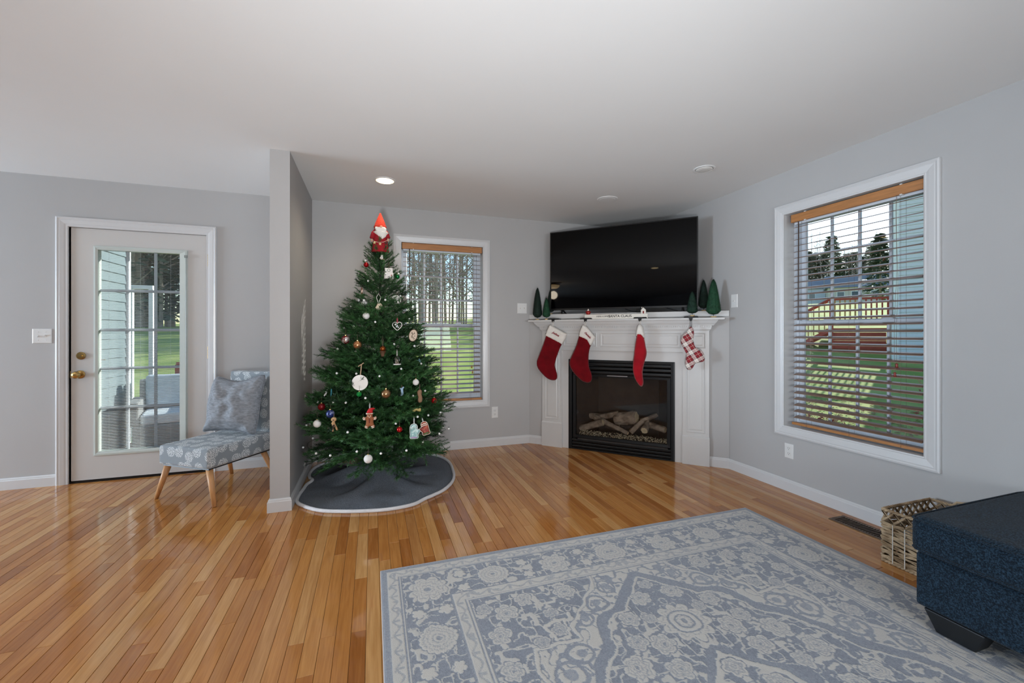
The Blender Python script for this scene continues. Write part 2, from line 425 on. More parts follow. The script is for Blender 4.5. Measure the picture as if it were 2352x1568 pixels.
# ------------------------------------------------------------------ windows
CAS = [(0, 0), (0, .017), (.010, .020), (.018, .015), (.024, .017), (.050, .013), (.062, .010), (.066, .012), (.074, .010), (.075, 0)]
def window(name, F, a0, a1, b0, b1, depth=.11):
    """F(a,b,d): a along the wall, b height, d towards the room"""
    r = tag(empty(name, F((a0 + a1) / 2, b0, 0)), kind='structure'); inv = r.matrix_basis.inverted()
    G = lambda a, b, d: inv @ Vector(F(a, b, d))
    MB().frame(a0 - .075, b0 - .075, a1 + .075, b1 + .075, CAS, G).build('casing', M_trim, r)
    MB().frame(a0, b0, a1, b1, [(0, .01), (.001, -depth), (.001, -depth - .06)], G).build('jamb_liner', M_trim, r)
    fo = [(0.001, -depth), (.001, -depth + .012), (.014, -depth + .012), (.016, -depth + .004), (.034, -depth + .004), (.036, -depth - .045)]
    MB().frame(a0, b0, a1, b1, fo, G).build('window_frame', M_vinyl, r)
    zm = b0 + (b1 - b0) * .485
    for nm, z0, z1, dd in (('lower_sash', b0 + .030, zm + .018, -depth - .005), ('upper_sash', zm - .014, b1 - .030, -depth - .028)):
        aa0, aa1 = a0 + .030, a1 - .030; st = .036
        m = MB(); m.frame(aa0, z0, aa1, z1, [(0, dd - .02), (0, dd), (.006, dd + .003), (.028, dd + .003), (st, dd - .006), (st, dd - .02)], G)
        sash = m.build(nm, M_vinyl, r)
        g0, g1, h0, h1 = aa0 + st, aa1 - st, z0 + st, z1 - st
        m = MB()
        for k in (1, 2, 3):
            x = g0 + (g1 - g0) * k / 4; m.rings([(x - .009, h0, x + .009, h1, dd - .020), (x - .008, h0, x + .008, h1, dd - .008), (x - .004, h0, x + .004, h1, dd - .005)], G, True)
        for k in (1, 2):
            z = h0 + (h1 - h0) * k / 3; m.rings([(g0, z - .009, g1, z + .009, dd - .020), (g0, z - .008, g1, z + .008, dd - .0081), (g0, z - .004, g1, z + .004, dd - .0051)], G, True)
        m.build('muntin_grid', M_vinyl, sash)
        for i in range(4):
            for j in range(3):
                x0 = g0 + (g1 - g0) * i / 4; x1 = g0 + (g1 - g0) * (i + 1) / 4; y0 = h0 + (h1 - h0) * j / 3; y1 = h0 + (h1 - h0) * (j + 1) / 3
                MB().rings([(x0, y0, x1, y1, dd - .014)], G, True).build('pane', M_glass, sash, recalc=False)
        if nm == 'lower_sash':
            for k in (.27, .73):
                x = aa0 + (aa1 - aa0) * k; m = MB()
                m.rings([(x - .035, z1 - .001, x + .035, z1 + .008, dd - .016), (x - .03, z1 - .001, x + .03, z1 + .008, dd + .004)], G, True, True)
                m.rings([(x - .01, z1 + .008, x + .028, z1 + .015, dd - .012), (x - .01, z1 + .008, x + .03, z1 + .013, dd + .006)], G, True, True)
                m.build('sash_lock', M_vinyl, sash)
    return r
FB = lambda a, b, d: Vector((a, YB - d, b))
FR = lambda a, b, d: Vector((XR - d, a, b))
window('window_1', FB, W0, W1, WB_, WTp)
window('window_2', FR, R0, R1, RB, RT)

def blind(F, a0, a1, btop, bbot, tilt, dc, label, wand_a, cord_a, cordz, rev=False):
    r = empty('wood_blind', F((a0 + a1) / 2, bbot, dc)); tag(r, label, 'window blind')
    inv = Matrix.Translation(-r.location); G = lambda a, b, d: inv @ Vector(F(a, b, d))
    m = MB(); m.rings([(a0, btop - .060, a1, btop, dc + .014), (a0, btop - .060, a1, btop, dc + .034)], G, True, True)
    m.rings([(a0, btop - .058, a0 + .008, btop, dc - .03), (a0, btop - .058, a0 + .008, btop, dc + .014)], G, True, True)
    m.rings([(a1 - .008, btop - .058, a1, btop, dc - .03), (a1 - .008, btop - .058, a1, btop, dc + .014)], G, True, True)
    bevel(m.build('valance', M_valance, r), .003)
    m = MB(); m.rings([(a0 + .012, btop - .075, a1 - .012, btop - .03, dc - .028), (a0 + .012, btop - .075, a1 - .012, btop - .03, dc + .010)], G, True, True); m.build('headrail', M_vinyl, r)
    for e in (a0 + .11, a1 - .11):
        m = MB(); m.rings([(e - .006, btop - .064, e + .006, btop - .058, dc + .012), (e - .006, btop - .064, e + .006, btop - .058, dc + .037)], G, True, True); m.build('valance_clip', M_plast, r)
        m = MB(); m.rings([(e - .006, btop - .002, e + .006, btop + .003, dc + .02), (e - .006, btop - .002, e + .006, btop + .003, dc + .037)], G, True, True); m.build('valance_clip', M_plast, r)
    s0, s1 = a0 + .014, a1 - .014; pitch = .0462; z = btop - .098; hw = .0245; th = .0014
    ct, stt = math.cos(tilt), math.sin(tilt); first = None; k = 0
    z = btop - .095
    while z > bbot + .035:
        if first is None:
            m = MB(); ring = []
            for (dd, zz) in ((-hw, -th), (hw, -th), (hw, th), (0, th + .0022), (-hw, th)):
                ring.append((dd * ct - zz * stt, -dd * stt + zz * ct))
            vs = [G(s0, z + zz, dc + dd) for dd, zz in ring] + [G(s1, z + zz, dc + dd) for dd, zz in ring]
            n = 5; m.add(vs, [(i, (i + 1) % n, n + (i + 1) % n, n + i) for i in range(n)] + [tuple(range(n)), tuple(range(n, 2 * n))[::-1]])
            first = m.build('slat', M_slat, r); zf = z
        else:
            c = first.copy(); COL.objects.link(c); c.location = (0, 0, z - zf)
        z -= pitch
    m = MB(); m.rings([(a0, bbot - .002, a1, bbot + .015, dc - .024), (a0, bbot - .002, a1, bbot + .017, dc + .024)], G, True, True); bevel(m.build('bottom_rail', M_valance, r), .003)
    for fr in (.13, .5, .87):
        x = s0 + (s1 - s0) * fr
        for dd in (-.026, .026):
            MB().tube([G(x, btop - .07, dc + dd), G(x, bbot, dc + dd)], .0007, 4).build('ladder_cord', M_cord, r)
    MB().tube([G(wand_a, btop - .062, dc + .038), G(wand_a + .001, btop - .8, dc + .040)], .0042, 8).build('tilt_wand', M_wand, r)
    for j, (dz, ox) in enumerate(((0, 0), (-.055, .012))):
        pts = [G(cord_a + ox * t + .004 * math.sin(t * 9 + j), btop - .06 - (btop - .06 - cordz - dz) * t, dc + .036 + .002 * j) for t in np.linspace(0, 1, 14)]
        co = MB().tube(pts, .0009, 4).build('pull_cord', M_cord, r)
        e = pts[-1]; MB().lathe([(.004, 0), (.0075, -.004), (.0055, -.014), (.0085, -.026), (.004, -.028)], 10, Matrix.Translation(e)).build('cord_tassel', M_valance if not rev else mat('red brown tassel', '#7c2c22', .4), co, smooth=True)
    return r
blind(FB, .279, 1.098, 2.104, .500, math.radians(9), -.045, 'honey wood venetian blind hanging in the window behind the decorated tree', .352, .985, .86)
blind(FR, 1.520, 2.326, 2.098, .512, math.radians(17), -.042, 'brown wood venetian blind hanging in the large window above the woven basket', 2.262, 1.648, 1.02, True)

# ------------------------------------------------------------------ door with built-in mini blind
door = tag(empty('door_1', (-1.822, YB, 0)), kind='structure'); DI = Matrix.Translation((1.822, -YB, 0))
G = lambda a, b, d: DI @ Vector((a, YB - d, b))
MB().frame(-2.368, -.001, -1.290, 2.124, [(0, 0), (0, .017), (.010, .020), (.018, .015), (.024, .017), (.050, .013), (.060, .010), (.072, .010), (.076, 0)], G, open_bottom=True).build('casing', M_trim, door)
MB().frame(D0, -.001, D1, DT, [(0, .008), (.0, -.16)], G, open_bottom=True).build('jamb', M_trim, door)
MB().frame(D0, -.001, D1, DT, [(0, -.055), (.014, -.055), (.014, -.075), (0, -.075)], G, open_bottom=True).build('door_stop', M_trim, door)
dl, dr, db, dt = -2.284, -1.359, .018, 2.047; dd = -.008
gx0, gx1, gz0, gz1 = -2.140, -1.504, .206, 1.912
slab = MB(); slab.rings([(dl, db, dr, dt, dd - .044), (dl, db, dr, dt, dd), (gx0, gz0, gx1, gz1, dd), (gx0, gz0, gx1, gz1, dd - .044), (dl, db, dr, dt, dd - .044)], G)
slab = slab.build('door_slab', M_door, door)
M_dframe = mat('pale green white glazing frame', '#bcc3be', .35, var=.01)
m = MB(); m.rings([(gx0, gz0, gx1, gz1, dd), (gx0 + .002, gz0 + .002, gx1 - .002, gz1 - .002, dd + .010), (gx0 + .014, gz0 + .016, gx1 - .014, gz1 - .016, dd + .012),
                   (-2.112, .240, -1.560, 1.878, dd + .006), (-2.112, .240, -1.560, 1.878, dd - .042), (gx0 + .002, gz0 + .002, gx1 - .002, gz1 - .002, dd - .044)], G)
gf = m.build('glazing_frame', M_dframe, door)
m = MB(); m.tube([G(-1.512, 1.86, dd + .013), G(-1.512, .30, dd + .013)], .0025, 6); m.rings([(-1.524, 1.845, -1.502, 1.868, dd + .012), (-1.522, 1.847, -1.504, 1.866, dd + .024)], G, True, True)
m.build('blind_slider', mat('grey slider', '#8a908c', .4), gf)
ga, gb, ha, hb = -2.112, -1.560, .240, 1.878
m = MB(); mus = (-1.934, -1.744); muz = (1.5535, 1.229, .911, .589)
for x in mus: m.rings([(x - .011, ha, x + .011, hb, dd - .040), (x - .009, ha, x + .009, hb, dd - .030), (x - .005, ha, x + .005, hb, dd - .027)], G, True)
for z in muz: m.rings([(ga, z - .011, gb, z + .011, dd - .040), (ga, z - .009, gb, z + .009, dd - .0301), (ga, z - .005, gb, z + .005, dd - .0271)], G, True)
m.build('muntin_grid', M_vinyl, gf)
xs = (ga,) + mus + (gb,); zs = (ha,) + muz[::-1] + (hb,)
for i in range(3):
    for j in range(5): MB().rings([(xs[i], zs[j], xs[i + 1], zs[j + 1], dd - .034)], G, True).build('pane', M_glass, gf, recalc=False)
MB().rings([(ga, ha, gb, hb, dd + .001)], G, True).build('inner_glass', M_glass, gf, recalc=False)
m = MB(); z = hb - .012
while z > ha + .01:
    m.rings([(ga + .004, z, gb - .004, z, dd - .009)] and [(ga + .004, z - .0004, gb - .004, z + .0004, dd - .021), (ga + .004, z - .0022, gb - .004, z - .0014, dd - .010)], G, True, True); z -= .0125
for x in (-2.05, -1.84, -1.63): m.tube([G(x, ha, dd - .015), G(x, hb, dd - .015)], .0006, 3)
tag(m.build('mini_blind', mat('white aluminium slat', '#e8eef0', .4), door), kind='stuff')
# hardware
def knobset(x, z, knob):
    m = MB(); R = Matrix.Translation(G(x, z, dd)) @ Matrix.Rotation(PI / 2, 4, 'X')
    if knob: m.lathe([(.032, -.001), (.033, .004), (.026, .010), (.012, .013), (.011, .030), (.016, .036), (.026, .046), (.028, .058), (.022, .068), (.010, .072), (.002, .073)], 20, R)
    else:
        m.lathe([(.030, -.001), (.031, .006), (.024, .013), (.010, .014), (.002, .0142)], 20, R); m.box((-.014, -.004, .012), (.014, .004, .026), R)
    return m.build('door_knob' if knob else 'deadbolt', M_brass, door, smooth=False)
knobset(-2.226, .870, True); knobset(-2.220, 1.020, False)
for z in (1.831, 1.034, .24):
    m = MB()
    for k in range(5): m.lathe([(.0065, -.052 + k * .0212), (.0065, -.033 + k * .0212)], 8, Matrix.Translation(G(-1.354, z, .004)))
    m.rings([(-1.364, z - .052, -1.346, z + .052, -.006), (-1.364, z - .052, -1.346, z + .052, .0015)], G, True, True); m.build('hinge', M_brass, door)
m = MB(); m.rings([(dl - .004, .86 - .028, dl, .86 + .028, -.03), (dl - .004, .842, dl, .898, -.004)], G, True, True); m.build('strike_plate', M_brass, door)
MB().rings([(D0, -.002, D1, .018, -.16), (D0, -.002, D1, .014, -.002)], G, True, True).build('threshold', mat('dark bronze threshold', '#1c1714', .4, .4), door)
# storm door outside, with its lever handle
storm = tag(empty('storm_door', (-1.822, YB + WT, 0)), 'white framed storm door with a lever handle beyond the glazed door', 'door')
SI = Matrix.Translation((1.822, -(YB + WT), 0)); GS = lambda a, b, d: SI @ Vector((a, YB + WT - d, b))
MB().frame(-2.29, .02, -1.352, 2.05, [(0, -.03), (0, .0), (.10, .0), (.105, -.03), (0, -.03)], GS).build('storm_frame', M_vinyl, storm)
MB().rings([(-2.19, .12, -1.452, 1.95, -.015)], GS, True).build('storm_pane', M_glass, storm, recalc=False)
m = MB(); m.tube([GS(-2.235, .985, .0), GS(-2.235, .985, .03), GS(-2.13, .978, .032)], .007, 8); m.rings([(-2.252, .94, -2.218, 1.03, -.001), (-2.25, .942, -2.22, 1.028, .006)], GS, True, True)
m.build('lever_handle', mat('satin nickel', '#c9cdd0', .3, 1.0), storm)

# ------------------------------------------------------------------ wall plates
def plate(F, a0, a1, b0, b1, kind, label, name):
    ac, bc = (a0 + a1) / 2, (b0 + b1) / 2; r = empty(name, F(ac, bc, 0)); inv = Matrix.Translation(-r.location); G = lambda a, b, d: inv @ Vector(F(a, b, d))
    tag(r, label, 'outlet' if kind == 'outlet' else 'light switch')
    m = MB(); m.frame(a0, b0, a1, b1, [(0, .0005), (.0005, .004), (.005, .0065), (.009, .0065)], G, close_in=True); m.build('cover_plate', M_plast, r)
    sl = mat('slot shadow', '#2b2826', .6)
    if kind == 'outlet':
        for q in (-1, 1):
            zc = bc + q * .0195; m = MB(); m.rings([(ac - .0165, zc - .0135, ac + .0165, zc + .0135, .0064), (ac - .0155, zc - .0125, ac + .0155, zc + .0125, .0085)], G, True)
            so = m.build('socket', M_plast, r); m = MB()
            for e in (-.0062, .0062): m.rings([(ac + e - .0012, zc - .001, ac + e + .0012, zc + .008, .0087)], G, True)
            m.rings([(ac - .0022, zc - .009, ac + .0022, zc - .005, .0087)], G, True); m.build('slot', sl, so, recalc=False)
    else:
        offs = {'double': (-.023, .023), 'single': (0,)}[kind]
        for o in offs:
            m = MB(); m.rings([(ac + o - .005, bc - .012, ac + o + .005, bc + .012, .0066), (ac + o - .0045, bc - .0115, ac + o + .0045, bc + .0115, .0072)], G, True); hd = m.build('toggle_slot', mat('warm white', '#d9d5cf', .4), r)
            m = MB(); up = -1 if o <= 0 else 1
            m.rings([(ac + o - .004, bc - .004, ac + o + .004, bc + .006, .006), (ac + o - .0035, bc + up * .008 - .003, ac + o + .0035, bc + up * .008 + .003, .019)], G, True); m.build('toggle', M_plast, hd)
    m = MB()
    for o in ((-.023, .023) if kind == 'double' else (0,)):
        for q in ((-.032, .032) if kind != 'outlet' else (0,)): m.ball(G(ac + o, bc + q, .0065), .0028, 8, 5)
    m.build('screw', M_plast, r)
plate(FB, -2.513, -2.396, 1.122, 1.236, 'double', 'white double toggle switch plate beside the glazed door', 'switch_plate')
plate(FB, 1.490, 1.602, 1.413, 1.526, 'double', 'white double toggle switch plate near the mantel, close to the fireplace corner', 'switch_plate')
plate(FR, 2.800, 2.870, 1.425, 1.542, 'single', 'single white switch plate behind the tallest mantel tree by the large window', 'switch_plate')
plate(FB, 1.201, 1.271, .297, .416, 'outlet', 'white duplex outlet low on the wall between the tree and the fireplace', 'outlet')
plate(FR, 2.294, 2.366, .250, .362, 'outlet', 'white duplex outlet below the corner of the large window', 'outlet')

# ------------------------------------------------------------------ ceiling lights
def can(x, y, on, label, r=.072):
    t = empty('recessed_light', (x, y, H)); tag(t, label, 'ceiling light')
    MB().lathe([(r, -.001), (r + .012, -.001), (r + .012, -.004), (r, -.006), (r - .006, .0), (r - .006, -.001)], 32).build('trim_ring', M_ceil, t, smooth=False)
    me = MB().lathe([(r - .006, -.0045), (r - .014, -.009), (r * .5, -.0125), (.002, -.0135)], 32).build('lens', mat('lit warm lens', '#fff0d2', .5, emit='#ffe2ae', estr=9.0) if on else mat('unlit frosted lens', '#d9d8d4', .5), t)
    if on: lamp('recessed_lamp', 'SPOT', 26, (x, y, H - .012), (1, .86, .66), look=(0, 0, -1), size=.06, spot=150, blend=.8)
can(.096, 3.526, True, 'glowing recessed ceiling light above the decorated tree')
can(2.372, 2.516, False, 'unlit recessed ceiling light toward the large window', .066)
can(-.746, .808, True, 'glowing recessed ceiling light mirrored in the television')
t = tag(empty('ceiling_speaker', (2.06, 3.37, H)), 'round paintable ceiling cover, faint, in front of the television', 'ceiling cover')
MB().lathe([(.095, -.0005), (.095, -.004), (.088, -.006), (.002, -.006)], 40).build('cover', M_ceil, t)
MB().lathe([(.07, -.0065), (.068, -.008), (.064, -.0085)], 40).build('ring', M_ceil, t)
t = tag(empty('flush_light', (-3.62, 1.62, H)), 'flush glass ceiling fixture mirrored in the edge of the television', 'ceiling light')
MB().lathe([(.07, 0), (.075, -.02), (.02, -.03), (.015, -.03), (.17, -.04), (.17, -.055), (.16, -.06)], 24).build('fixture_body', M_brass, t)
MB().lathe([(.16, -.058), (.14, -.10), (.09, -.13), (.01, -.14)], 24).build('glass_bowl', mat('lit glass bowl', '#fff0d2', .5, emit='#ffdca6', estr=5.0), t, smooth=True)
lamp('fixture_lamp', 'POINT', 10, (-3.62, 1.62, H - .3), (1, .85, .65), size=.1)
#@@PART2
# ------------------------------------------------------------------ mantel and gas fireplace
ROT = Matrix.Rotation(-PI / 4, 4, 'Z')
def L(s, d, z): return Vector((s, -d, z))            # local frame of a diagonal empty at s=0
M_mantel = mat('white mantel paint', '#c6c4c2', .34, var=.01, vscale=5)
man = tag(diag_empty('fireplace_mantel'), 'white painted mantelpiece with crown, dentils and raised panels around the fireplace', 'mantelpiece')
GD = lambda a, b, d: L(a, d, b)
def raised(name, a0, b0, a1, b1, d, parent, mrg=.02):
    m = MB(); m.frame(a0, b0, a1, b1, [(0, d - .0005), (0, d + .004), (.006, d + .006), (.012, d + .001), (mrg, d - .001), (mrg + .012, d + .004), (mrg + .016, d + .004)], GD, close_in=True)
    return m.build(name, M_mantel, parent)
P0, P1, Q0, Q1 = .166, .387, 1.563, 1.784
for nm, a, b in (('pilaster', P0, P1), ('pilaster', Q0, Q1)):
    p = MB().box((a, -.024, .25), (b, .0, 1.03)).build(nm, M_mantel, man); raised('raised_panel', a + .030, .292, b - .030, .995, .024, p)
    m = MB().box((a - .004, -.034, 0), (b + .004, .0, .250)); m.frustum((a - .004, -.034), (b + .004, 0), .25, (a, -.026), (b, 0), .262); m.build('plinth', M_mantel, man)
m = MB().box((P1, -.010, 0), (IS0, .0, 1.03)); m.box((Q0, -.010, 0), (IS1, .0, 1.03)); 
for a, b in ((P1, IS0), (IS1, Q0)): MB().box((a, -.010, 0), (b, 0, IT)).build('surround_board', M_mantel, man)
MB().box((P1, -.010, IT), (Q0, 0, 1.03)).build('surround_board', M_mantel, man)
fz = MB().box((P0, -.026, 1.025), (Q1, 0, 1.232)).build('frieze', M_mantel, man)
m = MB(); m.frustum((P1, -.030), (Q0, -.010), 1.018, (P1, -.034), (Q0, -.010), 1.026); m.build('frieze_bead', M_mantel, man)
for a, b in ((.192, .362), (.405, .760), (.793, 1.160), (1.192, 1.548), (1.590, 1.758)): raised('raised_panel', a, 1.062, b, 1.205, .026, fz, .022)
for (z0, z1, o0, o1) in ((1.222, 1.236, .032, .038), (1.236, 1.252, .044, .046), (1.252, 1.270, .050, .050), (1.270, 1.279, .066, .068), (1.279, 1.293, .072, .082), (1.293, 1.304, .086, .090), (1.304, 1.319, .094, .100)):
    MB().frustum((P0 - o0 * 1.02 + .028, -o0), (Q1 + o0 * 1.02 - .028, 0), z0, (P0 - o1 * 1.02 + .028, -o1), (Q1 + o1 * 1.02 - .028, 0), z1).build('crown_moulding', M_mantel, man)
m = MB(); s = P0 - .022
while s < Q1 + .018:
    m.box((s, -.0585, 1.254), (s + .0105, -.049, 1.2695)); s += .0187
tag(m.build('dentil', M_mantel, man), kind='stuff')
bevel(MB().box((.040, -.125, 1.319), (1.910, 0, 1.339)).build('shelf', M_mantel, man), .005, 3)
led = tag(diag_empty('corner_ledge'), 'white corner ledge board carrying the television above the mantelpiece', 'shelf')
m = MB(); hw = .975
vs = [(.006, -.008), (1.944, -.008), (1.944, .004), (hw, hw - .006), (.006, .004)]
m.add([(x, y, 1.353) for x, y in vs] + [(x, y, 1.402) for x, y in vs], [(4, 3, 2, 1, 0), (5, 6, 7, 8, 9)] + [(i, (i + 1) % 5, 5 + (i + 1) % 5, 5 + i) for i in range(5)])
m.build('ledge_board', M_mantel, led)

ins = tag(diag_empty('gas_fireplace'), 'black gas fireplace with louvers and ceramic logs behind glass', 'fireplace')
m = MB(); m.rings([(IS0, 0.0, IS1, IT, 0), (IS0, 0.0, IS1, IT, .014), (IS0 + .012, .008, IS1 - .012, IT - .010, .016), (IS0 + .036, .012, IS1 - .034, IT - .026, .014), (IS0 + .038, .014, IS1 - .036, IT - .028, -.03)], GD)
m.build('outer_frame', M_blackm, ins)
for z in (.785, .826, .867): 
    m = MB(); m.add([L(a, d, zz) for a in (IS0 + .038, IS1 - .036) for d, zz in ((-.02, z + .004), (.006, z + .002), (.010, z + .010), (.008, z + .030), (-.02, z + .036))],
                    [(i, (i + 1) % 5, 5 + (i + 1) % 5, 5 + i) for i in range(5)] + [(0, 1, 2, 3, 4), (9, 8, 7, 6, 5)]); m.build('louver', M_blackm, ins)
for z in (.014, .046, .078):
    m = MB(); m.add([L(a, d, zz) for a in (IS0 + .038, IS1 - .036) for d, zz in ((-.02, z + .002), (.008, z + .004), (.010, z + .020), (.006, z + .027), (-.02, z + .026))],
                    [(i, (i + 1) % 5, 5 + (i + 1) % 5, 5 + i) for i in range(5)] + [(0, 1, 2, 3, 4), (9, 8, 7, 6, 5)]); m.build('louver', M_blackm, ins)
m = MB(); m.rings([(.497, .116, 1.458, .780, -.03), (.497, .116, 1.458, .780, .004), (.503, .122, 1.452, .774, .007), (.530, .148, 1.426, .757, .005), (.534, .151, 1.422, .754, -.006), (.534, .151, 1.422, .754, -.03)], GD)
dr_ = m.build('glass_door_frame', M_blackm, ins)
MB().rings([(.532, .149, 1.424, .756, -.008)], GD, True).build('glass_pane', M_fglass, dr_, recalc=False)
m = MB(); m.rings([(.86, .770, 1.06, .778, .006), (.86, .770, 1.06, .778, .011)], GD, True, True); m.build('door_handle', mat('brushed steel', '#b8babd', .3, 1.0), dr_)
M_fbox = mat('firebox lining', '#39322e', .85, var=.2, vscale=8, bump=.3, bscale=30)
m = MB(); z0, z1 = .10, .80; a = [(.50, .012), (1.46, .012), (1.30, .42), (.66, .42)]
m.add([(x, y, z) for z in (z0, z1) for x, y in a], [(0, 3, 2, 1), (4, 5, 6, 7), (1, 2, 6, 5), (2, 3, 7, 6), (3, 0, 4, 7)])
m.build('firebox', M_fbox, ins, recalc=False)
M_log = mat('ceramic log bark', '#b3a08c', .9, var=.3, vscale=16, bump=.9, bscale=45, stretch=(1, 1, 1), color2='#6e5c4d', mixlo=.3, mixhi=.7)
M_logend = mat('ceramic log end', '#d6c09c', .9, var=.2, vscale=30, bump=.5, bscale=60)
M_ember = mat('charred ceramic', '#3c332e', .95, var=.4, vscale=30, bump=.8, bscale=60)
def c6(u, v, d): return diag(1300 + u / 9.046, 910 + v / 9.046, d)
def log(p, q, r0, r1, d0, d1, m=None, bend=.0, seed=0):
    a = c6(p[0], p[1], d0); b = c6(q[0], q[1], d1); A = L(a[0], d0, a[1]); B = L(b[0], d1, b[1]); mb = MB(); n = 22; seg = 30
    ax = (B - A).normalized(); u = ax.cross(Vector((0, 0, 1))).normalized(); w_ = u.cross(ax); vs = []
    for i in range(n + 1):
        t = i / n; c = A.lerp(B, t) + w_ * (bend * math.sin(PI * t)); r = (r0 + (r1 - r0) * t) * (1 if 0 < i < n else .86)
        for k in range(seg):
            th = 2 * PI * k / seg; rr = r * (1 + .22 * noise.noise(Vector((math.cos(th) * 2.2 + seed * 9, math.sin(th) * 2.2, t * 1.6))) + .075 * math.sin(th * 8 + seed + 5 * noise.noise(Vector((t * 4, seed, th * .3)))) + .06 * noise.noise(Vector((math.cos(th) * 7, math.sin(th) * 7, t * 9 + seed))))
            vs.append(c + (u * math.cos(th) + w_ * math.sin(th)) * rr)
    mb.add(vs, [(i * seg + k, i * seg + (k + 1) % seg, (i + 1) * seg + (k + 1) % seg, (i + 1) * seg + k) for i in range(n) for k in range(seg)])
    mb.add(vs[:seg], [tuple(range(seg))]); mb.add(vs[-seg:], [tuple(range(seg))])
    o = mb.build('log', m or M_log, ins, smooth=True)
    o.data.materials.append(M_logend)
    for f in o.data.polygons[-2:]: f.material_index = 1
    return o
log((300, 660), (770, 540), .033, .034, -.13, -.10, seed=1)
log((500, 400), (1080, 350), .030, .026, -.27, -.22, bend=-.02, seed=2)
log((600, 430), (1290, 770), .032, .018, -.20, -.07, seed=3)
log((1030, 470), (1470, 440), .066, .064, -.24, -.20, seed=4)
log((1340, 750), (1600, 500), .024, .024, -.10, -.17, seed=5)
log((1560, 520), (1900, 385), .026, .018, -.20, -.27, seed=6)
log((1625, 715), (1700, 540), .036, .028, -.06, -.20, seed=7)
log((1640, 560), (2070, 700), .030, .030, -.20, -.11, seed=8)
log((820, 600), (1100, 660), .026, .030, -.17, -.15, M_ember, seed=9)
log((1120, 640), (1420, 640), .026, .026, -.21, -.20, M_ember, seed=10)
m = MB(); m.tube([L(.60, -.10, .165), L(1.35, -.10, .165)], .006, 6)
for s in (.7, .85, 1.0, 1.15, 1.3): m.tube([L(s, -.075, .170), L(s, -.28, .170)], .005, 6); m.tube([L(s, -.075, .10), L(s, -.075, .19)], .005, 6)
tag(m.build('log_grate', M_blackm, ins), kind='stuff')
m = MB(); q = random.Random(5); cols = []
for i in range(900):
    s = q.uniform(.56, 1.42); d = -q.uniform(.012, .10); z = .146 + q.random() * .012 + (abs(d) - .01) * .30; r = q.uniform(.0035, .0075)
    M = Matrix.Translation(L(s, d, z)) @ Matrix.Rotation(q.random() * 6, 4, 'Z') @ Matrix.Rotation(q.random() * 6, 4, 'X') @ Matrix.Diagonal((r, r * .7, r * .6, 1))
    m.add([M @ Vector(v) for v in ((1, 0, 0), (-1, 0, 0), (0, 1, 0), (0, -1, 0), (0, 0, 1), (0, 0, -1))], [(0, 2, 4), (2, 1, 4), (1, 3, 4), (3, 0, 4), (2, 0, 5), (1, 2, 5), (3, 1, 5), (0, 3, 5)])
tag(m.build('gravel', mat('firebox gravel', '#a08a68', .8, vscale=90, color2='#f2e6c8', mixlo=.42, mixhi=.58, var=.3), ins, recalc=False), kind='stuff')
m = MB(); m.box((.55, .0, .10), (1.43, .13, .142)); m.build('ember_tray', M_fbox, ins)

# television
tv = tag(diag_empty('television'), 'large black flat television standing on the corner ledge', 'television')
M_screen = mat('television screen', '#020203', .025, var=0, spec=.22, coat=.0)
T0, T1, TB, TT, TD = .244, 1.692, 1.442, 2.274, -.006
m = MB(); m.rings([(T0, TB, T1, TT, TD - .035), (T0, TB, T1, TT, TD), (T0 + .010, TB + .018, T1 - .010, TT - .010, TD), (T0 + .010, TB + .018, T1 - .010, TT - .010, TD - .003)], GD); m.build('bezel', M_black, tv)
MB().rings([(T0 + .009, TB + .017, T1 - .009, TT - .009, TD - .003)], GD, True).build('screen', M_screen, tv, recalc=False)
m = MB(); m.rings([(T0, TB, T1, TT, TD - .03), (T0 + .08, TB + .02, T1 - .08, TT - .12, TD - .065)], GD, True); m.build('back_shell', M_black, tv)
for s in (T0 + .13, T1 - .13):
    m = MB(); m.tube([L(s, TD - .02, TB + .005), L(s, TD + .01, 1.407)], .010, 6); m.tube([L(s, TD + .012, 1.4075), L(s, TD - .16, 1.4075)], .0055, 6); m.tube([L(s, TD - .03, TB + .005), L(s, TD - .15, 1.408)], .008, 6); m.build('stand_foot', M_black, tv)
for pp in ([(.98, -.06, 1.46), (1.08, -.07, 1.42), (1.2, -.08, 1.409), (1.35, -.07, 1.407)], [(1.36, -.06, 1.46), (1.45, -.07, 1.43), (1.52, -.06, 1.409), (1.6, -.05, 1.407)]):
    MB().tube([L(*p) for p in pp], .003, 5).build('cable', M_black, tv)

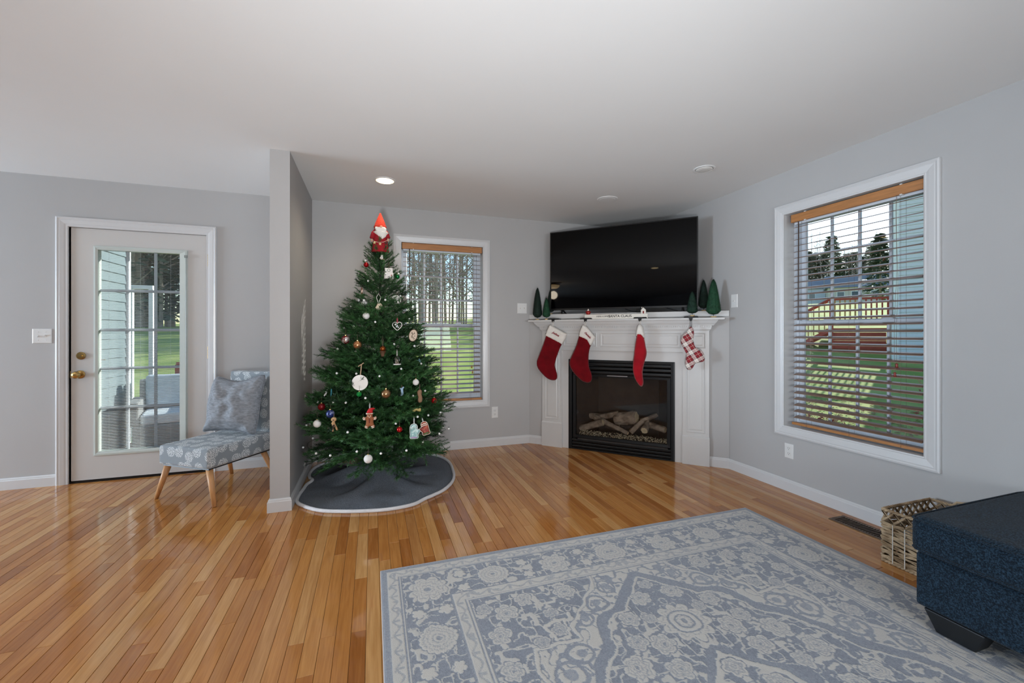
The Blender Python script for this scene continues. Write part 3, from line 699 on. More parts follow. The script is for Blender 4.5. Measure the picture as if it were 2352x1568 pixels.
# stocking holders and stockings
M_red = mat('deep red velvet', '#6a0611', .85, var=.25, vscale=9, bump=.12, bscale=120, sheen=.12, spec=.1)
M_red2 = mat('bright red velvet', '#9c0a1b', .8, var=.22, vscale=9, bump=.12, bscale=120, sheen=.2, spec=.15)
M_cuff = mat('cream plush cuff', '#e4ded6', .95, var=.04, vscale=40, bump=.5, bscale=260)
M_thread = mat('red embroidery thread', '#8c1524', .7)
def plaid():
    T = NT('red white plaid flannel'); b = T.n('BsdfPrincipled'); T.l(b.outputs[0], T.out.inputs[0]); tc = T.n('TexCoord')
    mp = T.n('Mapping'); mp.inputs['Rotation'].default_value = (0, math.radians(32), 0); T.l(tc.outputs['Object'], mp.inputs[0]); sp = T.n('SeparateXYZ'); T.l(mp.outputs[0], sp.inputs[0])
    outs = []
    for ax in (0, 2):
        m1 = T.n('Math', operation='MULTIPLY'); m1.inputs[1].default_value = 1 / .085; T.l(sp.outputs[ax], m1.inputs[0]); fr = T.n('Math', operation='FRACT'); T.l(m1.outputs[0], fr.inputs[0])
        rp = T.n('ValToRGB'); T.l(fr.outputs[0], rp.inputs[0]); e = rp.color_ramp; e.interpolation = 'CONSTANT'
        st = [(0, '#8a1420'), (.18, '#e8dcd0'), (.21, '#8a1420'), (.42, '#1c1a24'), (.50, '#e6ddd4'), (.62, '#b8a8a4'), (.66, '#e6ddd4'), (.84, '#1c1a24'), (.90, '#8a1420')]
        e.elements[0].color = hexc(st[0][1]); e.elements[1].position = st[1][0]; e.elements[1].color = hexc(st[1][1])
        for p, c in st[2:]: k = e.elements.new(p); k.color = hexc(c)
        outs.append(rp)
    mx = T.n('MixRGB'); mx.inputs[0].default_value = .5; T.l(outs[0].outputs[0], mx.inputs[1]); T.l(outs[1].outputs[0], mx.inputs[2]); T.l(mx.outputs[0], b.inputs['Base Color']); setin(b, Roughness=.85, Sheen_Weight=.3)
    return T.m
M_plaid = plaid()
def text(body, size, mtl, parent, loc, rot, name, ex=.0006, shear=0., align='CENTER', bold=0.):
    cu = bpy.data.curves.new(name, 'FONT'); cu.body = body; cu.size = size; cu.extrude = ex; cu.shear = shear; cu.align_x = align; cu.align_y = 'CENTER'; cu.offset = bold
    cu.materials.append(mtl); tmp = bpy.data.objects.new(name, cu); me = bpy.data.meshes.new_from_object(tmp); bpy.data.objects.remove(tmp)
    return link(name, me, parent, loc, rot)
hooks = [(434, 120), (725, 122), (1215, 115), (1673, 108)]
labs = ['black stocking holder on the mantel shelf, beside the small leaning pair of mini trees', 'black stocking holder on the mantel shelf below the small figurine',
        'black stocking holder on the mantel shelf below the small white house', 'black stocking holder with the plaid stocking, beneath a mini tree']
HS = []
for (u, v), lb in zip(hooks, labs):
    s = c5(u, v, .125)[0]; HS.append(s); h_ = tag(diag_empty('stocking_holder', s, 0, 1.339), lb, 'stocking holder')
    off = .0
    m = MB(); m.frustum((-.062, -.122), (.062, -.045), .0005, (-.055, -.118), (.055, -.05), .013); bevel(m.build('weight_plate', M_blackm, h_), .002)
    m = MB(); m.add([(x, y, z) for y in (-.1275, -.133) for x, z in ((-.019, .011), (.019, .011), (.010, -.028), (-.010, -.028))], [(0, 1, 2, 3), (7, 6, 5, 4)] + [(i, (i + 1) % 4, 4 + (i + 1) % 4, 4 + i) for i in range(4)])
    m.box((-.018, -.132, .004), (.018, -.10, .0125)); m.tube([(0, -.131, -.022), (0, -.139, -.029), (0, -.148, -.026), (0, -.151, -.016)], .0035, 6); m.build('hook', M_blackm, h_)
def stocking(name, label, leg, cuff, hook, d, mleg, mcuff, words=None, T=.022, loopc=M_cuff, wpos=None, wrot=0, wsize=.03):
    P = [c5(u, v, d) for u, v in leg]; c = Vector((sum(p[0] for p in P) / len(P), 0)); s0 = P[0][0]; z0 = P[0][1]
    t = tag(diag_empty(name, s0, d, z0), label, 'christmas stocking')
    R = lambda pts: [(c5(u, v, d)[0] - s0, c5(u, v, d)[1] - z0) for u, v in pts]
    puff(smooth_loop(R(leg), 4), T, .028, .009, nz=.006, nscale=22, seed=len(label)).build('sock_body', mleg, t, smooth=True)
    if cuff: puff(R(cuff), T + .006, .016, .009, nz=.003, nscale=18).build('cuff', mcuff, t, smooth=True)
    hp = (c5(hook[0], hook[1], .148)[0] - s0, c5(hook[0], hook[1], .148)[1] - z0); tp = R([hook[2]])[0]
    dy = -(.148 - d)
    MB().tube([(tp[0] - .006, 0, tp[1] - .012), (hp[0] - .006, dy * .9, hp[1] - .004), (hp[0], dy, hp[1] + .004), (hp[0] + .006, dy * .9, hp[1] - .004), (tp[0] + .008, 0, tp[1] - .012)], .0025, 5).build('hanging_loop', loopc, t)
    if words:
        a = R([wpos])[0]; text(words, wsize, M_thread, t, (a[0], -(T + .0105), a[1]), (PI / 2, wrot, 0), 'embroidery', ex=.002, shear=.35, bold=.0006)
    return t
stocking('christmas_stocking', 'red velvet stocking with a flat embroidered white cuff, hanging nearest the switch plate',
         [(385, 240), (368, 285), (335, 380), (300, 470), (286, 512), (292, 560), (318, 600), (360, 645), (400, 672), (440, 680), (464, 668), (470, 635), (458, 585), (448, 540), (462, 480), (490, 400), (514, 345), (520, 290), (450, 250)],
         [(405, 178), (560, 262), (548, 300), (515, 358), (440, 318), (364, 278), (375, 240)], (434, 150, (425, 190)), .150, M_red, M_cuff, 'Joshua', wpos=(466, 262), wrot=.50, wsize=.030)
stocking('christmas_stocking', 'red velvet stocking with an angled embroidered cuff, over the upper corner of the fireplace frame',
         [(680, 240), (664, 290), (640, 370), (600, 460), (580, 510), (588, 560), (618, 610), (660, 655), (700, 688), (740, 700), (772, 690), (783, 655), (775, 610), (756, 555), (752, 490), (757, 420), (770, 365), (775, 300), (720, 250)],
         [(700, 178), (735, 195), (815, 290), (800, 325), (770, 372), (738, 318), (664, 283), (675, 235)], (725, 150, (712, 190)), .152, M_red, M_cuff, 'Danielle', wpos=(752, 272), wrot=.80, wsize=.024)
stocking('christmas_stocking', 'bright red stocking turned edge-on below the small white house',
         [(1195, 240), (1184, 290), (1170, 370), (1160, 460), (1152, 520), (1152, 590), (1165, 650), (1190, 700), (1215, 730), (1235, 732), (1246, 700), (1240, 640), (1240, 590), (1255, 520), (1276, 440), (1266, 370), (1252, 300), (1225, 250)],
         [(1205, 172), (1222, 172), (1246, 205), (1258, 270), (1256, 306), (1225, 272), (1200, 270), (1178, 300), (1182, 240), (1192, 195)], (1215, 146, (1213, 182)), .156, M_red2, M_cuff, T=.034)
stocking('christmas_stocking', 'small red and white plaid stocking hanging at the far end of the mantel',
         [(1665, 198), (1640, 235), (1600, 275), (1582, 310), (1585, 350), (1612, 400), (1632, 450), (1624, 500), (1622, 545), (1640, 580), (1672, 585), (1695, 560), (1712, 530), (1745, 520), (1785, 510), (1800, 485), (1790, 440), (1760, 405), (1720, 385), (1704, 355), (1698, 310), (1702, 250), (1690, 205)],
         None, (1673, 140, (1673, 205)), .145, M_plaid, None, T=.016, loopc=M_black)
# sign with figures
M_signw = mat('distressed white wood', '#e2dcd2', .7, var=.05, vscale=14, stretch=(1, 8, 8))
sg = tag(diag_empty('wooden_sign', .958, .085, 1.339), 'narrow white wooden sign with dark seasonal lettering on the mantel shelf', 'sign')
bevel(MB().box((-.305, -.012, .0005), (.305, .014, .047)).build('board', M_signw, sg), .002)
M_ink = mat('black lettering', '#26231f', .7)
text('HERE COMES', .022, M_ink, sg, (-.118, -.0135, .026), (PI / 2, 0, 0), 'lettering', ex=.0006)
text('SANTA CLAUS', .034, M_ink, sg, (.048, -.0135, .026), (PI / 2, 0, 0), 'lettering', ex=.0006, bold=.0004)
fg = tag(diag_empty('bearded_figurine', .688, .085, 1.3865), 'tiny red and white bearded figurine standing on the end of the sign', 'figurine')
M_rr = mat('glossy red resin', '#8f1713', .35, var=.1); M_sk = mat('beige resin', '#d9b79c', .5); M_ww = mat('white resin', '#ece7e1', .6, bump=.3, bscale=90)
MB().lathe([(.002, .0), (.016, .001), (.022, .012), (.022, .022), (.016, .034), (.009, .039)], 16).build('body', M_rr, fg, smooth=True)
MB().ball((0, 0, .044), .0095, 12, 8).build('head', M_sk, fg, smooth=True)
m = MB(); m.ball((0, -.006, .039), .0085, 10, 7, (1, .6, 1.1)); m.ball((0, .001, .051), .0075, 10, 7, (1, 1, .7)); m.build('beard', M_ww, fg, smooth=True)
for q_ in (-1, 1): MB().tube([(q_ * .014, -.002, .030), (q_ * .024, -.006, .024), (q_ * .022, -.012, .030)], [.0055, .005, .004], 8).build('arm', M_rr, fg, smooth=True)
for q_ in (-1, 1): MB().ball((q_ * .009, -.004, .002), .006, 8, 5, (1, 1.4, .6)).build('foot', M_sk, fg, smooth=True)
hs = tag(diag_empty('house_figurine', 1.224, .085, 1.3865), 'tiny white house with a dark roof and red door on the sign', 'figurine')
m = MB(); vv = [(-.022, 0), (.022, 0), (.022, .034), (0, .058), (-.022, .034)]
m.add([(x, y, z) for y in (-.010, .010) for x, z in vv], [(0, 1, 2, 3, 4), (9, 8, 7, 6, 5)] + [(i, (i + 1) % 5, 5 + (i + 1) % 5, 5 + i) for i in range(5)]); m.build('house_body', M_signw, hs)
for q_ in (-1, 1):
    m = MB(); m.add([(0, y, .060) for y in (-.013, .013)] + [(q_ * .028, y, .0295) for y in (-.013, .013)] + [(0, y, .064) for y in (-.013, .013)] + [(q_ * .029, y, .033) for y in (-.013, .013)], [(0, 1, 3, 2), (4, 6, 7, 5), (0, 2, 6, 4), (1, 5, 7, 3), (2, 3, 7, 6), (0, 4, 5, 1)])
    m.build('roof', mat('dark wood roof', '#4a4038', .8), hs)
MB().box((-.007, -.0115, .0005), (.007, -.0095, .024)).build('front_door', mat('brick red door', '#7a201c', .6), hs)
MB().box((-.018, -.004, .045), (-.011, .004, .062)).build('chimney', M_signw, hs)
# bottle brush trees
M_brist = [mat('bottle brush bristles %d' % i, c, .8, var=.35, vscale=30) for i, c in enumerate(('#0a2217', '#17452a', '#0f2f20'))]
M_disc = mat('pale wood disc', '#c7a878', .7, var=.1, vscale=30)
def bprof(t): return min(1, .45 + t * 5) * (1 - t) ** .55 * 1.25
def brush_tree(s, d, z0, z1, r, mt, label, seed):
    t = tag(diag_empty('bottle_brush_tree', s, d, z0), label, 'mini tree'); Hh = z1 - z0
    MB().lathe([(r * .42, .0005), (r * .42, .012), (.002, .0125)], 20).build('wood_base', M_disc, t)
    MB().tube([(0, 0, .01), (0, 0, Hh)], .0018, 6).build('wire_stem', M_blackm, t)
    q = random.Random(seed); m = MB(); zb = .026
    N = int(7000 * (Hh / .34))
    for i in range(N):
        tt = q.random() ** .95; z = zb + (Hh - zb) * tt; prof = bprof(tt)
        R = r * prof * q.uniform(.86, 1.04) + .002; a = q.random() * 2 * PI; dz = R * q.uniform(-.02, .22); w_ = .0009
        c, s_ = math.cos(a), math.sin(a); tip = Vector((c * R, s_ * R, z + dz)); b = Vector((c * R * .35, s_ * R * .35, z)); px = Vector((-s_, c, 0)) * w_
        m.add([b - px, b + px, tip + px * .7, tip - px * .7], [(0, 1, 2, 3)])
    # dense core so that the brush is not see-through
    m.lathe([(.003, zb)] + [(max(.001, r * .86 * bprof(tt)), zb + (Hh - zb) * tt) for tt in np.linspace(.03, 1, 14)], 14)
    tag(m.build('bristles', M_brist[mt], t, recalc=False), kind='stuff')
def px5(u, v): return 1160 + u / 3.92
brush_tree(.125, .060, 1.339, 1.684, .050, 0, 'tall dark bottle brush tree at the end of the mantel next to the switch plate', 1)
brush_tree(.226, -.07, 1.4025, 1.672, .045, 0, 'dark bottle brush tree tucked behind a small green one at the television corner', 2)
brush_tree(.238, .085, 1.339, 1.568, .042, 1, 'small brighter green bottle brush tree in front of the television corner', 3)
brush_tree(1.648, .075, 1.352, 1.578, .047, 2, 'small bottle brush tree standing over the plaid stocking holder', 4)
brush_tree(1.737, -.06, 1.4025, 1.690, .046, 0, 'dark bottle brush tree behind the two front ones on the ledge', 5)
brush_tree(1.820, .055, 1.339, 1.680, .060, 1, 'largest bottle brush tree on the mantel end near the single switch', 6)

# ------------------------------------------------------------------ floor vent
ve = tag(empty('floor_vent', (2.868, 1.745, 0)), 'brown metal floor register set in the boards beside the woven basket', 'floor vent')
M_bronze = mat('brown register metal', '#5b4a3c', .45, .5, var=.1)
Gv = lambda a, b, d: Vector((a, b, d))
m = MB(); m.frame(-.068, -.165, .068, .160, [(0, .0003), (.004, .006), (.018, .006), (.020, .0005)], Gv); m.build('rim', M_bronze, ve)
MB().rings([(-.05, -.147, .05, .142, .0008)], Gv, True).build('duct_shadow', mat('dark duct', '#050403', .9), ve, recalc=False)
y = -.140; first = None
while y < .138:
    if first is None: m = MB(); m.box((-.049, -.0035, .001), (.049, .0035, .0052)); first = m.build('vent_bar', M_bronze, ve, loc=(0, y, 0))
    else: c = first.copy(); COL.objects.link(c); c.location = (0, y, 0)
    y += .0146

# ------------------------------------------------------------------ rug
RX0, RW, RY1, RLEN = .040, 2.376, 2.190, 3.05
def rug_tone(P, Q):
    """0 = blue grey ground, 1 = ivory figure; P across, Q down from the far edge; symmetric about both middles"""
    p = np.minimum(P, RW - P); q = np.minimum(Q, RLEN - Q); out = np.zeros_like(p)
    rs = np.random.RandomState(4)
    def vnoise(x, y, sc, seed):
        r = np.random.RandomState(seed); g = r.rand(64, 64); X = x * sc; Y = y * sc; xi = np.floor(X).astype(int); yi = np.floor(Y).astype(int); fx = X - xi; fy = Y - yi
        fx = fx * fx * (3 - 2 * fx); fy = fy * fy * (3 - 2 * fy); G_ = lambda a, b: g[a % 64, b % 64]
        return (G_(xi, yi) * (1 - fx) + G_(xi + 1, yi) * fx) * (1 - fy) + (G_(xi, yi + 1) * (1 - fx) + G_(xi + 1, yi + 1) * fx) * fy
    n1 = vnoise(p, q, 22, 1); n2 = vnoise(p, q, 22, 2); n3 = vnoise(p, q, 60, 3)
    pw = p + (n1 - .5) * .016; qw = q + (n2 - .5) * .016
    def flower(cx, cy, R, k, inner=True, rot=0., leaf=.22):
        nonlocal out
        dx, dy = pw - cx, qw - cy; r = np.hypot(dx, dy); m0 = r < R * 1.25
        if not m0.any(): return
        th = np.arctan2(dy, dx) + rot; e = R * (1 - leaf + leaf * np.abs(np.cos(th * k / 2)) ** .6); m1 = r < e; ring = np.abs(r - e) < .005
        v = np.where(m1, 1., out)
        if inner:
            for f in (.34, .62, .84):
                ee = e * f; ph = th + (f * 3.1); pet = np.abs(r - ee * (1 - .12 * np.abs(np.sin(ph * k)))) < .0032; v = np.where(m1 & pet, .35, v)
            v = np.where(m1 & (np.abs(np.sin(th * k)) < .10) & (r > R * .3), .45, v)
            v = np.where(r < R * .16, .15, v)
        out = np.where(ring & ~m1, 0., v)
    def line(pts, w, val=1., closed=False):
        nonlocal out
        for (ax, ay), (bx, by) in zip(pts[:-1], pts[1:]):
            lx, ly = bx - ax, by - ay; L2 = lx * lx + ly * ly; t = np.clip(((pw - ax) * lx + (qw - ay) * ly) / L2, 0, 1); d = np.hypot(pw - ax - lx * t, qw - ay - ly * t); out = np.where(d < w, val, out)
    b = np.minimum(p, q)
    # scrolling vines and leaves over the whole ground
    v1 = vnoise(pw, qw, 25, 11); v2 = vnoise(pw, qw, 25, 12); v3 = vnoise(pw, qw, 48, 13)
    vine = (np.abs(v1 - .5) < .035) | (np.abs(v2 - .5) < .03); leafm = (v3 > .66) & (v1 < .62)
    out = np.where(vine | leafm, .85, 0.)
    def outside_field():
        return b < .367
    # field is paler with blue drawing
    fieldm = b > .372
    c0x, c0y = 1.188, RLEN / 2
    # medallion outline polygon (quarter, mirrored by symmetry)
    med = [(1.188, .422), (1.06, .535), (.953, .637), (.905, .640), (.864, .666), (.835, .730), (.810, .806), (.760, .850), (.712, .912), (.660, .99), (.62, 1.10), (.50, 1.22), (.46, 1.36), (.46, 1.525)]
    mx = np.array([a for a, _ in med]); my = np.array([c for _, c in med])
    left = np.interp(qw, my, mx, left=9, right=mx[-1])       # x of the outline at height q
    inmed = (pw > left) & fieldm
    corner = [(.372, 1.16), (.47, 1.05), (.545, .93), (.52, .83), (.544, .729), (.64, .735), (.729, .730), (.735, .66), (.80, .60), (.86, .52), (.93, .47), (.97, .372)]
    cxs = np.array([c for _, c in corner][::-1]); cvs = np.array([a for a, _ in corner][::-1])
    cedge = np.interp(qw, cxs, cvs, left=.97, right=0)
    incor = fieldm & (pw < cedge)
    between = fieldm & ~inmed & ~incor
    out = np.where(between, np.where((np.abs(v1 - .5) < .045) | (v3 < .26) | ((v2 > .72) & (v3 < .45)), .12, .92), out)
    line(corner, .012, .1); line(corner, .0075, 1.); line(med, .020, .05); line([(a + .030, c + .012) for a, c in med], .0045, .95)
    for cx, cy, R, k in ((.50, .50, .055, 6), (.60, .44, .045, 5), (.44, .62, .05, 5), (.80, .44, .05, 6), (.43, .80, .045, 6), (.42, .45, .035, 5), (.45, .95, .045, 6), (.68, .56, .035, 5)):
        flower(cx, cy, R, k, True, cx * 9, .35)
    box_ = [(.626, .622), (.720, .612), (.700, .700), (.64, .715), (.626, .622)]; line(box_, .006, 1.); flower(.672, .662, .034, 5, True, .3, .4); flower(.585, .70, .03, 6)
    for cx, cy, R, k in ((1.0, .47, .045, 6), (.90, .56, .05, 5), (.80, .64, .04, 5), (.70, .80, .05, 6), (.62, .88, .055, 6), (.55, 1.02, .06, 6), (.45, 1.15, .05, 5)):
        dx = np.hypot(pw - cx, qw - cy); out = np.where(between & (dx < R * 1.1) & (dx > R * .82), .1, out); out = np.where(between & (dx < R * .45), .2, out)
    # inside medallion
    for cx, cy, R, k in ((1.188, .520, .038, 5), (1.105, .60, .05, 6), (1.188, .781, .115, 10), (.98, .70, .045, 5), (.93, .82, .042, 5), (1.02, .86, .052, 6), (1.06, .72, .035, 5), (.86, .93, .06, 6), (1.0, .98, .05, 5), (.80, 1.05, .05, 6), (.92, 1.08, .045, 5), (.72, 1.2, .055, 6), (.60, 1.38, .05, 5), (.70, 1.48, .05, 6), (.85, 1.22, .05, 6)):
        flower(cx, cy, R, k, True, cx * 5, .35)
    r = np.hypot(pw - 1.188, qw - .781); out = np.where((r < .060) & (r > .044), 1., out); out = np.where((r < .044) & (r > .036), .1, out); out = np.where((r < .07) & (r > .061), .1, out)
    inner = [(1.188, .924), (1.09, 1.03), (1.02, 1.09), (.99, 1.2), (.90, 1.3), (.88, 1.525)]; line(inner, .014, .08); line([(a + .02, c + .02) for a, c in inner], .010, 1.)
    for cx, cy, R, k in ((1.188, 1.03, .045, 6), (1.10, 1.14, .05, 6), (1.188, 1.24, .06, 8), (1.03, 1.3, .05, 6), (1.188, 1.525, .16, 12), (1.0, 1.45, .05, 6)): flower(cx, cy, R, k, True, 0, .3)
    # main border motifs
    along = [(.205, .222, .095, 8)] + [(.527 + .6515 * i, .205, .078, 16) for i in range(2)] + [(.856, .210, .082, 8)]
    for cx, cy, R, k in along: flower(cx, cy, R, k, True, .4, .12 if k == 16 else .34)
    for cy, R, k in ((.553, .078, 16), (.88, .082, 8), (1.205, .078, 16), (1.525, .085, 8)): flower(.205, cy, R, k, True, .2, .12 if k == 16 else .34)
    for i in range(3):
        for o in (-.13, .13): flower((.37 + .3257 * i) + o * .0, .150 + .11 * (o > 0), .030, 5, False, 1, .45)
    for i in range(5):
        for o in (0, 1): flower(.150 + .11 * o, .39 + .327 * i, .030, 5, False, 1, .45)
    # guards
    def guard(lo, hi, base, fig, sc):
        nonlocal out
        mk = (b > lo) & (b < hi); u_ = np.where(p < q, q, p); mid = (b - (lo + hi) / 2) / ((hi - lo) / 2)
        ph = u_ * 2 * PI / sc; wv = np.abs(mid - .45 * np.sin(ph)) < .22; dot = (np.abs(np.sin(ph * .5 + .8)) < .22) & (np.abs(mid) < .7)
        out = np.where(mk, np.where(wv | dot | (v3 > .75), fig, base), out)
    guard(-.01, .026, .12, .12, .1); guard(.030, .078, .95, .35, .085); guard(.303, .353, .95, .38, .10)
    for lo, hi, val in ((.026, .030, .75), (.078, .083, .1), (.083, .088, .95), (.088, .094, .1), (.294, .303, .1), (.353, .358, .15), (.358, .365, .9), (.365, .372, .1)):
        out = np.where((b > lo) & (b < hi), val, out)
    fade = vnoise(P, Q, 3.2, 21) * .6 + vnoise(P, Q, 9, 22) * .4
    out = out * (1 - .28 * np.clip(fade - .45, 0, 1)) + .14 * (1 - out) * np.clip(fade, 0, 1)
    return out
xs_ = np.linspace(0, RW, 660); ys_ = np.concatenate([np.arange(0, 1.30, .0037), np.linspace(1.30, RLEN, 110)])
PP, QQ = np.meshgrid(xs_, ys_); tone = rug_tone(PP, QQ)
ny, nx = PP.shape; hgt = .0105 + .0012 * tone; edge = (PP < .002) | (PP > RW - .002) | (QQ < .002) | (QQ > RLEN - .002); hgt[edge] = .002
co = np.stack([RX0 + PP, RY1 - QQ, hgt], -1).reshape(-1, 3)
idx = np.arange(ny * nx).reshape(ny, nx); fc = np.stack([idx[:-1, :-1], idx[1:, :-1], idx[1:, 1:], idx[:-1, 1:]], -1).reshape(-1, 4)
me = bpy.data.meshes.new('pile'); me.vertices.add(len(co)); me.vertices.foreach_set('co', co.ravel()); me.loops.add(fc.size); me.loops.foreach_set('vertex_index', fc.ravel().astype(np.int32))
me.polygons.add(len(fc)); me.polygons.foreach_set('loop_start', np.arange(0, fc.size, 4, dtype=np.int32)); me.update(calc_edges=True)
me.polygons.foreach_set('use_smooth', [True] * len(fc))
ca = me.color_attributes.new('weave', 'FLOAT_COLOR', 'POINT'); tc_ = tone.ravel(); ca.data.foreach_set('color', np.stack([tc_, tc_, tc_, np.ones_like(tc_)], -1).ravel().astype(np.float32))
T = NT('woven rug pile'); b = T.n('BsdfPrincipled'); T.l(b.outputs[0], T.out.inputs[0]); at = T.n('Attribute', attribute_name='weave'); geo = T.n('NewGeometry')
nz_ = T.n('TexNoise', Scale=420.0, Detail=2.0); T.l(geo.outputs['Position'], nz_.inputs['Vector']); nz2 = T.n('TexNoise', Scale=130.0, Detail=2.0); T.l(geo.outputs['Position'], nz2.inputs['Vector'])
ad = T.n('Math', operation='MULTIPLY_ADD'); ad.inputs[1].default_value = .55; T.l(nz_.outputs[0], ad.inputs[0]); T.l(at.outputs['Fac'], ad.inputs[2])
ad2 = T.n('Math', operation='MULTIPLY_ADD'); ad2.inputs[1].default_value = .5; T.l(nz2.outputs[0], ad2.inputs[0]); T.l(ad.outputs[0], ad2.inputs[2])
rp = T.n('ValToRGB'); mr = T.n('MapRange'); mr.inputs['From Min'].default_value = .35; mr.inputs['From Max'].default_value = 1.7; T.l(ad2.outputs[0], mr.inputs[0]); T.l(mr.outputs[0], rp.inputs[0])
e = rp.color_ramp; e.elements[0].color = hexc('#6f7784'); e.elements[1].color = hexc('#c9c6c0'); k = e.elements.new(.28); k.color = hexc('#949aa5'); k = e.elements.new(.62); k.color = hexc('#bdbcb9')
T.l(rp.outputs[0], b.inputs['Base Color']); setin(b, Roughness=.9, Sheen_Weight=.25, Specular_IOR_Level=.2)
bp = T.n('Bump', Strength=.5, Distance=.004); T.l(nz_.outputs[0], bp.inputs['Height']); T.l(bp.outputs[0], b.inputs['Normal'])
me.materials.append(T.m); rug = link('area_rug', me); tag(rug, 'large blue grey and ivory medallion area rug on the wood floor', 'rug')
m = MB(); x0, x1, y0, y1 = RX0, RX0 + RW, RY1 - RLEN, RY1
m.tube([(x0, y0, .006), (x0, y1, .006), (x1, y1, .006), (x1, y0, .006)], .0045, 6, closed=True); m.build('bound_edge', mat('pale rug binding', '#b9bac0', .9, bump=.3, bscale=300), rug)
#@@PART3
# ------------------------------------------------------------------ christmas tree
TX, TY = .060, 3.60
def needle_mat(name, c1, c2):
    T = NT(name); b = T.n('BsdfPrincipled'); T.l(b.outputs[0], T.out.inputs[0]); tc = T.n('TexCoord'); n_ = T.n('TexNoise', Scale=26.0, Detail=3.0); T.l(tc.outputs['Object'], n_.inputs['Vector'])
    oi = T.n('ObjectInfo'); ad = T.n('Math', operation='MULTIPLY_ADD'); ad.inputs[1].default_value = .35; T.l(oi.outputs['Random'], ad.inputs[0]); T.l(n_.outputs[0], ad.inputs[2])
    rp = T.n('ValToRGB'); T.l(ad.outputs[0], rp.inputs[0]); e = rp.color_ramp; e.elements[0].position = .4; e.elements[1].position = .95; e.elements[0].color = hexc(c1); e.elements[1].color = hexc(c2)
    T.l(rp.outputs[0], b.inputs['Base Color']); setin(b, Roughness=.5, Specular_IOR_Level=.35); return T.m
M_needle = needle_mat('artificial pine needles', '#0c1f0e', '#3d6a38')
M_trunk = mat('dark tree pole', '#1b1a14', .8)
def branch_mesh(L_, seed, droop):
    q = random.Random(seed); m = MB()
    def needles(a, b, n, ln):
        ax = (b - a); le = ax.length; ax.normalize(); u = ax.orthogonal().normalized(); w_ = ax.cross(u)
        for i in range(n):
            t = (i + q.random()) / n; th = q.random() * 2 * PI; o = u * math.cos(th) + w_ * math.sin(th); p = a + (b - a) * t
            l = ln * q.uniform(.75, 1.15); k = q.uniform(.45, .8); tip = p + (ax * k + o * (1 - k * .55)).normalized() * l
            s_ = ax.cross(o) * .0015; m.add([p - s_, p + s_, tip + s_ * .5, tip - s_ * .5], [(0, 1, 2, 3)])
        m.tube([a, b], .0016, 3)
    P = []; n = max(4, int(L_ / .045))
    for i in range(n + 1):
        t = i / n; P.append(Vector((L_ * t, .02 * math.sin(t * 3 + seed) * L_ * 2, droop * L_ * t * t + .03 * t)))
    for i in range(n): needles(P[i], P[i + 1], int(26 if i > n * .3 else 10), .026)
    k = 0; s0 = .16
    while s0 < L_ - .01:
        t = s0 / L_; i = min(n - 1, int(t * n)); f = t * n - i; base = P[i].lerp(P[i + 1], f); side = 1 if k % 2 else -1; k += 1
        tl = (.155 - .085 * t) * q.uniform(.75, 1.2) * (.55 + .75 * min(1, L_ / .45)); an = math.radians(q.uniform(32, 62)) * side
        d = Vector((math.cos(an), math.sin(an), q.uniform(-.35, .45))).normalized(); mid = base + d * tl * .5; d2_ = (d + Vector((.35, 0, q.uniform(0, .4)))).normalized(); end = mid + d2_ * tl * .5
        needles(base, mid, int(tl * 210), .025); needles(mid, end, int(tl * 230), .024)
        if tl > .11: e2 = base + d * tl * .35 + Vector((.06, -side * .01, q.uniform(-.03, .05))); needles(base + d * tl * .35, e2, 22, .022)
        s0 += q.uniform(.018, .03)
    needles(P[-1], P[-1] + Vector((.035, 0, .012)), 22, .022)
    return m.mesh('branch', M_needle, recalc=False)
LENS = (.13, .20, .29, .38, .47, .56)
BM = {(l, k): branch_mesh(l, i * 5 + k, dr) for i, l in enumerate(LENS) for k, dr in enumerate((-.10, .06, .18))}
PROF = [(.14, .50), (.22, .56), (.356, .585), (.536, .55), (.716, .49), (.895, .43), (1.074, .37), (1.25, .315), (1.433, .22), (1.613, .165), (1.75, .13), (1.893, .09)]
def trad(z):
    for (a, ra), (b, rb) in zip(PROF[:-1], PROF[1:]):
        if z <= b: t = max(0, (z - a) / (b - a)); return ra + (rb - ra) * t
    return PROF[-1][1]
tree = tag(empty('christmas_tree', (TX, TY, 0)), 'green artificial christmas tree decorated with ornaments beside the partition wall', 'christmas tree')
MB().tube([(0, 0, .02), (0, 0, 1.0), (0, 0, 1.90)], [.017, .014, .006], 10).build('trunk', M_trunk, tree)
m = MB()
for k in range(4): a = k * PI / 2 + .4; m.tube([(0, 0, .07), (.10 * math.cos(a), .10 * math.sin(a), .03), (.20 * math.cos(a), .20 * math.sin(a), .008)], .006, 6)
m.build('stand', mat('green stand metal', '#16261c', .5, .2), tree)
q = random.Random(21); z = .33; az = 0.; nb = 0
